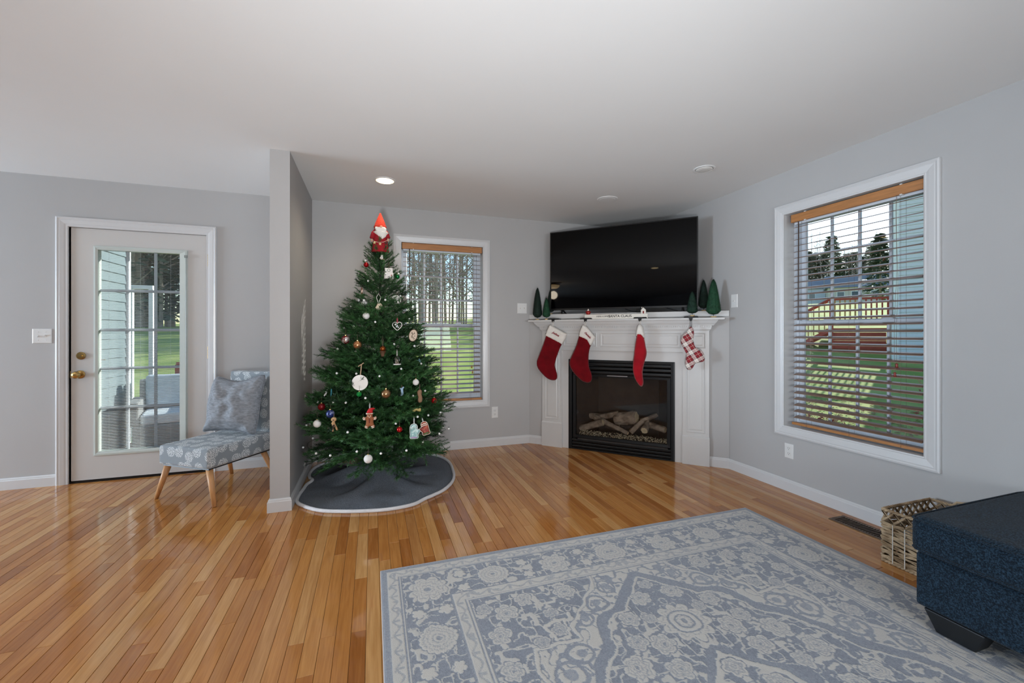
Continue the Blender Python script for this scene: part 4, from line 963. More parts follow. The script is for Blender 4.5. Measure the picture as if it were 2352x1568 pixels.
while z < 1.885:
    R = trad(z) * q.uniform(.86, 1.05); per = max(7, int(2 * PI * R / .135) + 3); az += q.uniform(.2, .9)
    for k in range(per):
        a = az + 2 * PI * k / per + q.uniform(-.12, .12); zz = z + q.uniform(-.018, .018); r_ = R * q.uniform(.88, 1.07)
        wx, wy = TX + math.cos(a) * r_, TY + math.sin(a) * r_
        if wx < PX1 + .055: r_ *= max(.5, (PX1 + .055 - TX) / (wx - TX))
        if wy > YB - .05: r_ *= max(.5, (YB - .05 - TY) / (wy - TY))
        l = min(LENS, key=lambda v: abs(v - r_)); o = link('branch', BM[(l, q.randrange(3))], tree)
        pitch = q.uniform(.02, .22) if zz > .5 else (q.uniform(-.14, .08) if zz > .38 else q.uniform(-.26, -.06))
        if zz > 1.45: pitch = q.uniform(.15, .5)
        s_ = r_ / l; o.matrix_basis = Matrix.Translation((0, 0, zz - .02)) @ Matrix.Rotation(a, 4, 'Z') @ Matrix.Rotation(-pitch, 4, 'Y') @ Matrix.Rotation(q.uniform(-.5, .5), 4, 'X') @ Matrix.Diagonal((s_, 1, 1, 1))
        nb += 1
    z += .066 if z < 1.2 else .045
for k in range(14):
    a = k * 2.4; o = link('branch', BM[(.13, k % 3)], tree); o.matrix_basis = Matrix.Translation((0, 0, 1.72 + .009 * k)) @ Matrix.Rotation(a, 4, 'Z') @ Matrix.Rotation(-.8, 4, 'Y') @ Matrix.Diagonal((.8, .8, .8, 1))
print('branches', nb)
def on_tree(u, v, f=.97):
    d = ray(u, v); o = Vector((0, 0, CAM_H)); t = 2.2
    while t < 4.2:
        p = o + d * t
        if math.hypot(p.x - TX, p.y - TY) < trad(p.z) * f: return p
        t += .01
    t = (TY - .02) / d.y; return o + d * t
def facing(name, p, label=None, cat='ornament', rz=0.):
    a = math.atan2(-p.x, p.y) * 0 - YAW * .4; o = empty(name, p, a + rz)
    return tag(o, label, cat)
# light string
ls = tag(empty('light_string', (TX, TY, 0)), 'string of small white globe lights wound around the christmas tree', 'light string')
pts = []; N = 520
for i in range(N):
    t = i / (N - 1); z = .26 + 1.55 * t; a = t * 2 * PI * 8.5 + 1.0; R = trad(z) * (.90 + .05 * math.sin(i * .7)); x, y = R * math.cos(a), R * math.sin(a)
    if TX + x < PX1 + .02: x = PX1 + .02 - TX
    if TY + y > YB - .03: y = YB - .03 - TY
    pts.append(Vector((x, y, z + .018 * math.sin(i * .45))))
MB().tube(pts, .0013, 4).build('wire', mat('green wire', '#143020', .6), ls)
bm_ = MB().ball((0, 0, 0), .0085, 10, 7).mesh('bulb', mat('frosted white bulb', '#f4f2ee', .3), True); bs = MB().lathe([(.0028, 0), (.0028, .012)], 6).mesh('bulb_socket', mat('green wire', '#143020'))
acc = 0
for i in range(1, N):
    acc += (pts[i] - pts[i - 1]).length
    if acc > .135:
        acc = 0; d = Vector((pts[i].x, pts[i].y, 0)).normalized(); b_ = link('bulb', bm_, ls, pts[i] + d * .026 + Vector((0, 0, q.uniform(-.01, .01)))); link('bulb_socket', bs, b_, (0, 0, .004))
# ball ornaments
def omat(name, c, rough=.15, metal=.6, **kw): return mat(name, c, rough, metal, var=.04, **kw)
def ball(u, v, r, m_, label, f=1.06, rib=False):
    p = on_tree(u, v, f); t = tag(empty('ball_ornament', p), label, 'ornament')
    MB().ball((0, 0, 0), r, 22, 14).build('ball', m_, t, smooth=True)
    MB().lathe([(r * .22, r * .93), (r * .22, r * 1.15), (r * .18, r * 1.18)], 10).build('cap', omat('gold cap', '#c9b070', .3, 1.0), t)
    MB().tube([(0, 0, r * 1.15), (.001, 0, r * 1.5), (0, .002, r * 1.15 + .04)], .0008, 4).build('hook', M_cord, t); return t
M_rb = omat('shiny red ball', '#a30c12'); M_gb = omat('shiny green ball', '#0c6b34'); M_wb = mat('matte white ball', '#dedad6', .6, var=.02); M_cb = omat('copper glass ball', '#b98358', .22, .8); M_bb = omat('blue patterned ball', '#27366f', .3, .4, color2='#8c93b5', vscale=40, mixlo=.5, mixhi=.62)
ball(841, 608, .020, M_rb, 'shiny red ball ornament highest on the tree, just below the gnome')
ball(912.5, 635.5, .020, M_gb, 'shiny green ball ornament high on the tree near the window edge')
ball(841, 725, .026, M_wb, 'matte white ball ornament in the upper part of the tree, below the white feathery ornament')
ball(794, 780, .031, omat('red and silver glass ball', '#8e1420', .15, .7, color2='#cfc4c0', vscale=22, mixlo=.5, mixhi=.56), 'red and silver ball ornament at the edge of the tree facing the partition')
ball(821, 792, .031, M_cb, 'pale copper ball ornament beside the red and silver ball')
ball(886.5, 904, .034, omat('bronze glass ball', '#a3805c', .2, .85), 'bronze glass ball ornament low in the middle of the tree')
ball(825, 905, .018, omat('glitter green ball', '#0a8a38', .35, .5, bump=.8, bscale=300), 'small glittery green ball ornament under the white disc')
ball(955, 877.5, .024, M_wb, 'matte white ball ornament level with the bottom of the window')
ball(997, 919.5, .022, M_rb, 'red ball ornament at the outer edge of the tree beside the window sill')
ball(917.6, 986, .020, M_rb, 'small red ball ornament low on the tree beside the mint mitten')
ball(758.6, 950, .029, M_bb, 'blue patterned ball ornament low on the tree above the tan puppy')
ball(738.5, 934, .026, omat('dark red ball', '#6d0d14', .2, .5), 'dark red ball ornament low on the tree at the partition side')
ball(728.6, 972.6, .027, M_wb, 'matte white ball ornament low on the tree closest to the partition')
ball(845.6, 1053.5, .029, M_wb, 'matte white ball ornament hanging lowest, above the tree skirt')
def loop(t, top, h_, m_, w_=.006, r=.0014): return MB().tube([(-.002, 0, top), (-w_, .002, top + h_ * .6), (0, .004, top + h_), (w_, .002, top + h_ * .6), (.002, 0, top)], r, 4).build('hanging_loop', m_, t)
M_wood = mat('pale birch slice', '#c9b5a0', .8, var=.08, vscale=30); M_bark = mat('bark rim', '#4f3c2e', .9); M_dk = mat('burnt brown drawing', '#3b2a22', .8); M_whi = mat('white painted wood', '#e3ddd7', .7, var=.03)
M_gold_r = mat('tan ribbon', '#b39577', .7)
def disc(name, u, v, rx, rz_, th, m_, label, rot=0., f=1.0, rim=None):
    p = on_tree(u, v, f); t = facing(name, p, label)
    M = Matrix.Rotation(rot, 4, 'Y') @ Matrix.Rotation(PI / 2, 4, 'X') @ Matrix.Diagonal((rx, rz_, 1, 1))
    MB().lathe([(.97, -th), (1, -th * .6), (1, th * .6), (.97, th)], 28, M).build('disc', m_, t)
    if rim: MB().tube([(rx * math.cos(a) * math.cos(rot) + rz_ * math.sin(a) * math.sin(rot), -.0, -rx * math.cos(a) * math.sin(rot) + rz_ * math.sin(a) * math.cos(rot)) for a in np.linspace(0, 2 * PI, 28)[:-1]], th * 1.15, 5, True).build('bark_rim', rim, t)
    return t
t = disc('disc_ornament', 826.6, 878.5, .055, .055, .003, M_whi, 'large round white wood disc ornament on a tan ribbon', f=1.10); 
m = MB(); m.tube([(.004, -.001, .055), (.010, .004, .128)], .0035, 4); m.tube([(.010, .004, .128), (-.012, 0, .115)], .003, 4); m.tube([(.010, .004, .128), (.026, 0, .140)], .003, 4); m.build('ribbon', M_gold_r, t)
t = disc('wood_slice_ornament', 949, 770, .031, .046, .004, M_wood, 'oval wood slice ornament with a burnt reindeer drawing', .2, 1.06, M_bark)
m = MB(); y = -.0048
for a in ([(-.010, y, .028), (-.004, y, .010), (-.008, y, -.004), (.0, y, -.018)], [(.010, y, .026), (.006, y, .012), (-.004, y, .008)], [(.0, y, -.018), (.010, y, -.026), (.002, y, -.032)], [(-.014, y, .018), (-.004, y, .014)], [(.014, y, .014), (.006, y, .012)], [(.006, y, -.004), (.016, y, -.006)], [(-.010, y, -.002), (-.014, y, -.014), (-.004, y, -.022)]): m.tube(a, .0017, 4)
tag(m.build('reindeer_drawing', M_dk, t), kind='stuff')
t = disc('disc_ornament', 925, 690, .034, .040, .004, mat('silver grey wood slice', '#8d857c', .7, color2='#5b534c', vscale=50), 'grey round ornament tucked behind the white card shaped like a leaf', -.3, 1.0)
t = facing('heart_ornament', on_tree(911, 688, 1.06), 'white tilted heart plaque with small dark writing')
puff([(-.045, .018), (-.020, .034), (.012, .034), (.032, .014), (.034, -.012), (.020, -.034), (.006, -.026), (-.006, -.006)], .0035, .006, .007).build('plaque', M_whi, t)
m = MB()
for i in range(5): x = -.004 + i * .0065; m.tube([(x, -.005, -.010 - .001 * i), (x + .002, -.005, -.004), (x + .004, -.005, -.011)], .0009, 4)
tag(m.build('writing', M_dk, t), kind='stuff'); loop(t, .028, .03, M_cord)
# open heart with crystals
t = facing('heart_ornament', on_tree(912.5, 748, 1.04), 'open white heart outline ornament on a red ribbon')
H_ = [(0, -.034), (.018, -.020), (.033, -.002), (.034, .014), (.024, .026), (.010, .027), (0, .018), (-.010, .027), (-.024, .026), (-.034, .014), (-.033, -.002), (-.018, -.020)]
MB().tube([(x, 0, z) for x, z in smooth_loop(H_, 4)], .0028, 6, True).build('heart_wire', M_whi, t)
m = MB(); [m.ball((x, 0, z), r, 8, 6) for x, z, r in ((0, .002, .006), (-.006, -.007, .006), (.007, -.012, .0065), (.001, -.004, .005))]; m.build('crystal_charm', mat('crystal', '#d7dadd', .1, .3), t, smooth=True)
MB().tube([(0, 0, .004), (0, 0, .018)], .0009, 4).build('thread', M_cord, t); loop(t, .018, .05, mat('dusty red ribbon', '#a8505a', .7), .003, .0028)
# square house card
t = facing('card_ornament', on_tree(893, 628, 1.12), 'square white two tiered card ornament with a painted wreath')
def rect(x0, z0, x1, z1): return [(x0, z0), (x1, z0), (x1, z1), (x0, z1)]
puff(rect(-.030, .004, .030, .044), .003, .004, .008).build('upper_tile', M_whi, t); puff(rect(-.034, -.040, .036, .006), .0035, .004, .008).build('lower_tile', M_whi, t)
MB().tube([(.011 * math.cos(a), -.004, .026 + .011 * math.sin(a)) for a in np.linspace(0, 2 * PI, 18)[:-1]], .002, 5, True).build('painted_wreath', mat('sage wreath', '#7d8a74', .8), t)
MB().ball((.020, -.004, -.014), .005, 8, 6, (.7, .4, 1.2)).build('red_berry', M_rb, t); MB().ball((-.002, -.004, -.026), .004, 8, 6, (1, .4, .8)).build('painted_sprig', M_dk, t); loop(t, .044, .05, M_cord, .004, .001)
# fluffy white spray, sheep, deer, snowman
M_fluff = mat('white fluff', '#e8e6e4', .95, bump=.8, bscale=200)
def fluff(name, u, v, label, r, n, f=1.03, m_=None, cat='ornament'):
    p = on_tree(u, v, f); t = tag(empty(name, p), label, cat); q2 = random.Random(int(u)); m = MB()
    for i in range(n):
        d = Vector((q2.gauss(0, 1), q2.gauss(0, 1), q2.gauss(0, 1))).normalized(); e = d * r * q2.uniform(.6, 1.1); s_ = d.orthogonal().normalized() * r * .05; m.add([-s_, s_, e + s_ * .6, e - s_ * .6], [(0, 1, 2, 3)])
    m.ball((0, 0, 0), r * .55, 10, 7); tag(m.build('fluff', m_ or M_fluff, t, recalc=False), kind='stuff'); return t
fluff('snowflake_ornament', 837, 697, 'white feathery ornament in the upper tree beside a small brown cone', .026, 260)
fluff('snowflake_ornament', 824, 689, 'small bluish white pompom next to the feathery ornament', .012, 120)
t = facing('bell_ornament', on_tree(869.5, 703.7, 1.04), 'cream felt bell ornament on a long white loop')
puff(smooth_loop([(-.030, -.016), (-.016, .006), (-.008, .024), (.008, .028), (.024, .018), (.028, .0), (.020, -.018), (.012, -.022), (.006, -.028), (-.010, -.030), (-.018, -.020)], 3), .010, .012, .006, nz=.003, nscale=60).build('felt_body', mat('cream felt', '#d9c7ae', .9, bump=.3, bscale=120), t, smooth=True)
loop(t, .026, .075, M_whi, .016, .0022)
t = facing('deer_ornament', on_tree(831, 669, 1.05), 'slim brown and white deer ornament at the upper tree edge facing the partition')
m = MB(); m.tube([(0, 0, .03), (.002, 0, .008), (0, 0, -.02), (.002, 0, -.034)], [.004, .010, .008, .003], 8); m.build('body', mat('speckled brown', '#6b4430', .8, color2='#cbb6a4', vscale=60), t, smooth=True)
m = MB(); m.tube([(-.002, 0, .028), (-.010, 0, .044), (-.006, 0, .052)], .0016, 4); m.tube([(.002, 0, .028), (.009, 0, .042), (.004, 0, .052)], .0016, 4); m.build('antler', M_dk, t)
t = facing('snowman_ornament', on_tree(877, 590, 1.05), 'tiny white snowman ornament with dark dots right under the gnome')
MB().ball((0, 0, .008), .010, 10, 8).build('head', M_whi, t, smooth=True); MB().ball((-.002, 0, -.008), .013, 10, 8).build('body', M_whi, t, smooth=True)
m = MB(); [m.ball(p, .002, 6, 4) for p in ((-.004, -.009, .010), (.004, -.009, .010), (0, -.012, -.004), (0, -.012, -.012))]; m.build('dot', M_dk, t); MB().tube([(-.018, -.012, -.012), (.022, -.010, -.024)], .0018, 5).build('twig_arm', M_gold_r, t)
# copper bell with cone
p = on_tree(879, 802, 1.04); t = tag(empty('bell_ornament', p), 'shiny copper bell ornament with a pine cone in the middle of the tree', 'ornament'); M_cop = omat('shiny copper', '#8a4a22', .2, .9)
MB().ball((0, 0, .004), .022, 18, 12).build('bell', M_cop, t, smooth=True); m = MB(); q2 = random.Random(9)
for i in range(70):
    a = i * 2.4; z = -.012 - i * .0006; r = .022 * (1 - (i / 90)); c, s_ = math.cos(a), math.sin(a); m.add([(c * r * .4, s_ * r * .4, z), (c * r - s_ * .005, s_ * r + c * .005, z - .004), (c * r * 1.1, s_ * r * 1.1, z + .001), (c * r + s_ * .005, s_ * r - c * .005, z - .004)], [(0, 1, 2, 3)])
m.lathe([(.012, -.05), (.016, -.012)], 8); tag(m.build('pine_cone', mat('pine cone brown', '#5a3a22', .7), t, recalc=False), kind='stuff'); loop(t, .026, .075, M_cord, .005, .0012)
# glass cloche
p = on_tree(912, 826, 1.05); t = tag(empty('glass_dome_ornament', p), 'clear glass dome ornament with a tiny pale scene inside', 'ornament')
MB().lathe([(.026, -.030), (.0265, -.005), (.024, .012), (.016, .024), (.004, .030), (.0005, .0305)], 24).build('glass_dome', glass_mat('ornament glass', (.93, .95, .95), 1.3), t, smooth=True)
MB().lathe([(.029, -.036), (.030, -.032), (.028, -.029)], 24).build('dome_base', M_whi, t); MB().ball((0, 0, .034), .004, 8, 6).build('finial', M_whi, t)
m = MB(); m.tube([(-.008, 0, -.029), (-.006, 0, .008)], [.006, .002], 6); m.tube([(.006, .002, -.029), (.004, 0, .002)], [.006, .002], 6); m.build('tiny_scene', mat('pale pink scene', '#b99a92', .8), t); loop(t, .037, .04, M_whi, .002, .001)
# felt figures
def felt(name, u, v, out, T_, m_, label, f=1.05, scl=1., rz=0.):
    t = facing(name, on_tree(u, v, f), label, rz=rz); puff(smooth_loop([(a * scl, b * scl) for a, b in out], 3), T_, T_ * 1.3, .0065, nz=.001, nscale=60).build('body', m_, t, smooth=True); return t
M_ging = mat('gingerbread felt', '#8d5433', .9, bump=.4, bscale=160); M_icing = mat('white icing', '#e7dccb', .8)
t = felt('gingerbread_ornament', 850.7, 966, [(-.021, .050), (-.012, .040 + .022), (.008, .062), (.020, .050), (.019, .034), (.024, .026), (.042, .030), (.046, .018), (.040, .006), (.026, .006), (.026, -.020), (.034, -.034), (.032, -.048), (.018, -.052), (.006, -.040), (-.002, -.038), (-.014, -.052), (-.030, -.050), (-.034, -.038), (-.026, -.022), (-.025, .004), (-.038, .004), (-.046, .014), (-.044, .028), (-.026, .026), (-.020, .036)], .010, M_ging, 'brown gingerbread man ornament wearing a red pointed hat', 1.08)
t.location.x -= .004
puff([(-.024, .050), (.022, .052), (.020, .060), (.022, .076), (.036, .080), (.030, .088), (.010, .090), (-.008, .084), (-.018, .066)], .012, .012, .006).build('pointed_hat', mat('red felt', '#b3161c', .9), t, smooth=True)
puff([(-.026, .044), (.024, .046), (.023, .056), (-.025, .054)], .014, .006, .005).build('hat_brim', M_icing, t, smooth=True)
m = MB(); [m.ball((x, -.0125, z), r, 7, 5, (1, .5, .8)) for x, z, r in ((-.009, .036, .0035), (.007, .036, .0035), (0, .028, .003), (-.005, .029, .002), (.005, .029, .002))]; m.build('icing_face', M_icing, t)
for sx in (-1, 1):
    m = MB(); m.tube([(sx * .030, -.010, .026), (sx * .034, -.011, .016), (sx * .030, -.010, .008)], .0022, 5); m.tube([(sx * .040, -.009, .028), (sx * .043, -.009, .018), (sx * .038, -.009, .008)], .0022, 5); m.build('icing_cuff', M_icing, t)
    m = MB(); m.tube([(sx * .012 - .002, -.010, -.040), (sx * .030, -.010, -.034)], .0024, 5); m.tube([(sx * .014, -.010, -.049), (sx * .030, -.010, -.044)], .0024, 5); m.build('icing_cuff', M_icing, t)
m = MB(); [m.ball((-.001, -.0125, z), .005, 8, 6, (.8, .5, 1)) for z in (.012, .002, -.008)]; m.build('button', mat('maroon button', '#5d1410', .6), t)
loop(t, .086, .04, M_whi, .003, .0012)
M_mint = mat('mint glitter', '#7fa3a0', .5, .2, color2='#b9cfcc', vscale=60, mixlo=.45, mixhi=.6)
MIT = [(-.026, -.058), (-.031, -.046), (-.029, -.034), (-.031, .0), (-.030, .030), (-.020, .048), (0, .054), (.018, .048), (.026, .030), (.026, .012), (.040, .010), (.046, -.004), (.038, -.018), (.030, -.034), (.033, -.046), (.028, -.058), (0, -.060)]
t = felt('mitten_ornament', 951, 989, MIT, .006, M_mint, 'mint green mitten ornament with a pink cuff', 1.08, .92)
puff([(a * .92, b * .92) for a, b in ((-.024, -.056), (-.026, -.042), (.026, -.042), (.024, -.056))], .009, .004, .006).build('cuff', mat('pink glitter', '#b08ab4', .5), t)
M_line = mat('white piping', '#dfe3e0', .6)
MB().tube([(a * .93, -.002, b * .93) for a, b in smooth_loop(MIT, 2)], .0018, 5, True).build('piping', M_line, t); MB().tube([(-.026, -.006, .026), (-.01, -.007, .022), (.006, -.007, .027), (.022, -.006, .024)], .0016, 5).build('zigzag_trim', M_line, t); loop(t, .050, .05, M_line, .003, .0015)
t = felt('mitten_ornament', 976, 982, [(-a, b) for a, b in MIT], .006, mat('rust red glitter', '#7a2418', .5, .2, color2='#a04a30', vscale=60, mixlo=.45, mixhi=.6), 'rust red mitten ornament with a green cuff, nearest the wall outlet', 1.08, .86)
t.rotation_euler = (0, -.28, t.rotation_euler[2])
puff([(a * .86, b * .86) for a, b in ((-.028, -.058), (-.030, -.036), (.028, -.036), (.026, -.058))], .009, .004, .006).build('cuff', mat('olive glitter', '#4c5a2c', .6), t)
MB().tube([(-a * .87, -.002, b * .87) for a, b in smooth_loop(MIT, 2)], .0018, 5, True).build('piping', M_icing, t); m = MB(); [m.tube([(-.024, -.0065, z), (.0, -.008, z + .004), (.022, -.0065, z + .002)], .0028, 5) for z in (.028, .016)]; m.build('white_stripe', M_icing, t); loop(t, .046, .03, M_line, .003, .0015)
t = felt('peanut_ornament', 964, 910, [(-.008, .048), (.008, .050), (.016, .036), (.014, .012), (.020, -.010), (.018, -.036), (.006, -.048), (-.008, -.046), (-.014, -.028), (-.012, -.004), (-.018, .016), (-.018, .036)], .012, mat('tan felt', '#8a6a50', .95, bump=.4, bscale=120), 'long tan felt ornament hanging beside the lower window slats', 1.06); loop(t, .048, .05, M_cord, .002, .001)
t = felt('dog_ornament', 767, 975, [(-.016, .038), (-.012, .050), (.006, .052), (.016, .044), (.016, .030), (.008, .022), (.012, .0), (.026, -.030), (.024, -.040), (.014, -.038), (.006, -.016), (.0, -.020), (-.001, -.040), (-.006, -.050), (-.014, -.046), (-.010, -.020), (-.014, .002), (-.018, .012), (-.010, .022), (-.018, .030)], .009, mat('tan plush', '#b08a62', .9, color2='#2b2018', vscale=14, mixlo=.56, mixhi=.60, bump=.3, bscale=100), 'tan and black puppy ornament low on the tree near the partition', 1.06)
m = MB(); m.ball((-.014, -.004, .036), .007, 8, 6, (.6, .6, 1.3)); m.build('ear', mat('tan ear', '#c4a077', .9), t); m = MB(); m.ball((.012, -.004, .036), .007, 8, 6, (.6, .6, 1.3)); m.build('ear', mat('tan ear', '#c4a077'), t)
MB().ball((-.002, -.012, .034), .004, 8, 6).build('nose', M_black, t); loop(t, .05, .03, M_cord, .002, .001)
t = felt('scarf_ornament', 923, 898, [(-.014, .030), (-.004, .024), (.010, .034), (.018, .026), (.010, .014), (.012, -.020), (.002, -.034), (-.010, -.030), (-.008, .004), (-.016, .018)], .006, mat('powder blue felt', '#93aec4', .9, var=.12), 'powder blue felt ornament beside the bronze ball', 1.05); loop(t, .026, .02, M_cord, .002, .001)
t = felt('bow_ornament', 956.5, 941, [(-.032, .012), (-.010, .010), (0, .016), (.012, .010), (.030, .014), (.032, -.012), (.010, -.012), (.0, -.006), (-.012, -.014), (-.032, -.010)], .004, mat('pale gold ribbon', '#b3a062', .5, .2, bump=.5, bscale=200), 'pale gold bow ornament above the two mittens', 1.03)
t = facing('ribbon_ornament', on_tree(761, 905, 1.04), 'thin turquoise ribbon ornament hanging above the blue ball'); MB().tube([(0, 0, .038), (-.004, 0, 0), (-.003, 0, -.030)], .0022, 5).build('ribbon', mat('turquoise ribbon', '#3f8793', .6), t); MB().tube([(0.002, 0, .038), (.003, 0, .005), (-.001, 0, -.010)], .0018, 5).build('ribbon', mat('turquoise ribbon', '#3f8793'), t)
t = facing('bird_ornament', on_tree(748, 902, 1.04), 'small white bird like ornament at the lower tree edge facing the partition'); puff([(-.014, -.018), (-.004, -.004), (.004, .004), (.016, .020), (.010, .002), (.004, -.012), (-.010, -.026)], .004, .004, .005).build('feather', M_fluff, t); puff([(-.004, .006), (.0, .016), (.014, .028), (.012, .012), (.004, .004)], .003, .003, .005).build('feather', M_fluff, t)
t = facing('star_ornament', on_tree(963, 828, 1.04), 'small blue star shaped ornament at the tree edge in front of the lawn view'); puff([(.018 * (1 if k % 2 == 0 else .45) * math.sin(k * PI / 5), .018 * (1 if k % 2 == 0 else .45) * math.cos(k * PI / 5)) for k in range(10)], .004, .004, .004).build('star', mat('sky blue glitter', '#3f7d9c', .5, color2='#a9c6d8', vscale=70), t)
# gnome topper
gn = tag(empty('gnome_tree_topper', (.060, 3.56, 1.862), -YAW * .3), 'red robed gnome with white beard and orange pointed hat on top of the tree', 'tree topper')
M_robe = mat('crimson felt robe', '#97101c', .9, var=.08, bump=.2, bscale=150); M_hat = mat('orange red knit', '#c8331c', .9, var=.15, vscale=20, bump=.8, bscale=130); M_bd = mat('white fur', '#e9e4dc', .95, var=.04)
MB().lathe([(.068, .0), (.070, .003), (.064, .040), (.056, .090), (.046, .14), (.036, .185), (.02, .20), (.002, .205)], 26, sx=1, sy=.72).build('robe', M_robe, gn, smooth=True)
for sx in (-1, 1):
    MB().tube([(sx * .034, -.004, .180), (sx * .052, -.012, .150), (sx * .064, -.020, .105 if sx < 0 else .112)], [.012, .017, .017], 10).build('sleeve', M_robe, gn, smooth=True)
    MB().ball((sx * .063, -.023, .090 if sx < 0 else .098), .011, 10, 8, (.8, .8, 1.2)).build('hand', mat('beige felt hand', '#c79a80', .9), gn, smooth=True)
MB().tube([(.004, 0, .180), (.004, 0, .235)], [.034, .028], 14).build('head', mat('beige felt hand', '#c79a80'), gn, smooth=True)
MB().lathe([(.046, .190), (.050, .196), (.051, .206), (.046, .214), (.040, .232), (.028, .262), (.016, .290), (.009, .306), (.007, .314), (.002, .319)], 24, Matrix.Translation((0.0, 0, 0)) @ Matrix.Shear('XY', 4, (0, 0)), sy=.85).build('hat', M_hat, gn, smooth=True)
m = MB(); q2 = random.Random(4)
for i in range(900):
    a = q2.uniform(-1.25, 1.25); r0 = .040; b0 = Vector((math.sin(a) * r0 + .006, -math.cos(a) * r0 * .80, .196 - .02 * abs(a))); ln = (.094 - .045 * abs(a - .15)) * q2.uniform(.75, 1.05)
    e1 = b0 + Vector((math.sin(a) * .020 + q2.uniform(-.004, .004), -.016, -ln * .5)); e2 = Vector((b0.x * .45 + math.sin(a) * .02 + .008, b0.y - .006, b0.z - ln)); s_ = Vector((math.cos(a), math.sin(a), 0)) * .0016
    m.add([b0 - s_, b0 + s_, e1 + s_, e1 - s_, e2], [(0, 1, 2, 3), (3, 2, 4)])
tag(m.build('beard', M_bd, gn, recalc=False), kind='stuff'); puff(smooth_loop([(-.036, .196), (.040, .196), (.050, .160), (.036, .125), (.018, .098), (.002, .125), (-.02, .150)], 3), .008, .01, .008).build('beard_backing', M_bd, gn, loc=(0, -.036, 0))
MB().ball((.010, -.044, .198), .0085, 10, 8, (1.3, 1, 1)).build('nose', mat('beige nose', '#dba98c', .7), gn, smooth=True)
gl = [Vector((-.060, -.036, .086)), Vector((-.035, -.056, .073)), Vector((-.005, -.062, .066)), Vector((.03, -.058, .072)), Vector((.060, -.036, .092))]
MB().tube(gl, .0011, 4).build('garland_string', M_icing, gn)
for (x, y, z), c in (((-.040, -.056, .064), '#d8c88f'), ((.004, -.066, .054), '#d8c88f'), ((.046, -.052, .066), '#3a1c18')):
    o = puff([(.014 * (1 if k % 2 == 0 else .45) * math.sin(k * PI / 5), .014 * (1 if k % 2 == 0 else .45) * math.cos(k * PI / 5)) for k in range(10)], .0025, .003, .004).build('star', mat('gold star' if c[1] == 'd' else 'dark star', c, .6), gn, loc=(x, y, z))
# tree skirt
M_skirt = mat('charcoal heathered felt', '#565b63', .95, var=0, color2='#80868f', vscale=230, mixlo=.40, mixhi=.66, bump=.5, bscale=300)
M_fur = mat('white fleece trim', '#dcdadb', .95, bump=.6, bscale=200)
OUT = [(.665, 3.62), (.672, 3.80), (.640, 3.97), (.560, 4.11), (.43, 4.185), (.26, 4.15), (.08, 4.06), (-.06, 3.98), (-.14, 3.98), (-.22, 4.04), (-.32, 4.12), (-.42, 4.13), (-.480, 4.05), (-.505, 3.90), (-.490, 3.78), (-.460, 3.70), (-.490, 3.62), (-.500, 3.52), (-.512, 3.40), (-.505, 3.27), (-.44, 3.165), (-.33, 3.06), (-.181, 2.995), (-.015, 2.95), (.13, 2.935), (.271, 2.965), (.36, 3.04), (.43, 3.09), (.516, 3.165), (.60, 3.30), (.645, 3.45)]
sk = tag(empty('tree_skirt', (TX, TY, 0)), 'round charcoal felt tree skirt with white fleece trim under the tree', 'tree skirt')
ol = smooth_loop([(a - TX, b - TY) for a, b in OUT], 6); n = len(ol); nr = 30; vs = []
def sk_z(x, y, t):
    r = math.hypot(x, y); bump_ = .13 * math.exp(-(r / .17) ** 2); a = math.atan2(y, x)
    fold = .075 * math.exp(-((x + .16) / .20) ** 2 - ((y + .02 + .25 * x) / .055) ** 2) + .034 * max(0, math.sin(a * 5 + 2.5 * noise.noise(Vector((x * 2, y * 2, 0))))) * math.exp(-((r - .30) / .14) ** 2)
    return .005 + bump_ + fold + .012 * (noise.noise(Vector((x * 7, y * 7, 3))) + .5) * min(1, (1 - t) * 6)
for j in range(nr + 1):
    t = .06 + .94 * j / nr
    for i in range(n): x, y = ol[i][0] * t, ol[i][1] * t; vs.append((x, y, sk_z(x, y, t)))
fs = [(j * n + i, j * n + (i + 1) % n, (j + 1) * n + (i + 1) % n, (j + 1) * n + i) for j in range(nr) for i in range(n)]
m = MB().add(vs, fs); so = m.build('felt_cloth', M_skirt, sk, smooth=True); sm = so.modifiers.new('thick', 'SOLIDIFY'); sm.thickness = .003
MB().tube([(p[0], p[1], sk_z(p[0], p[1], 1) + .006) for p in ol], .0125, 8, True).build('fleece_trim', M_fur, sk, smooth=True)

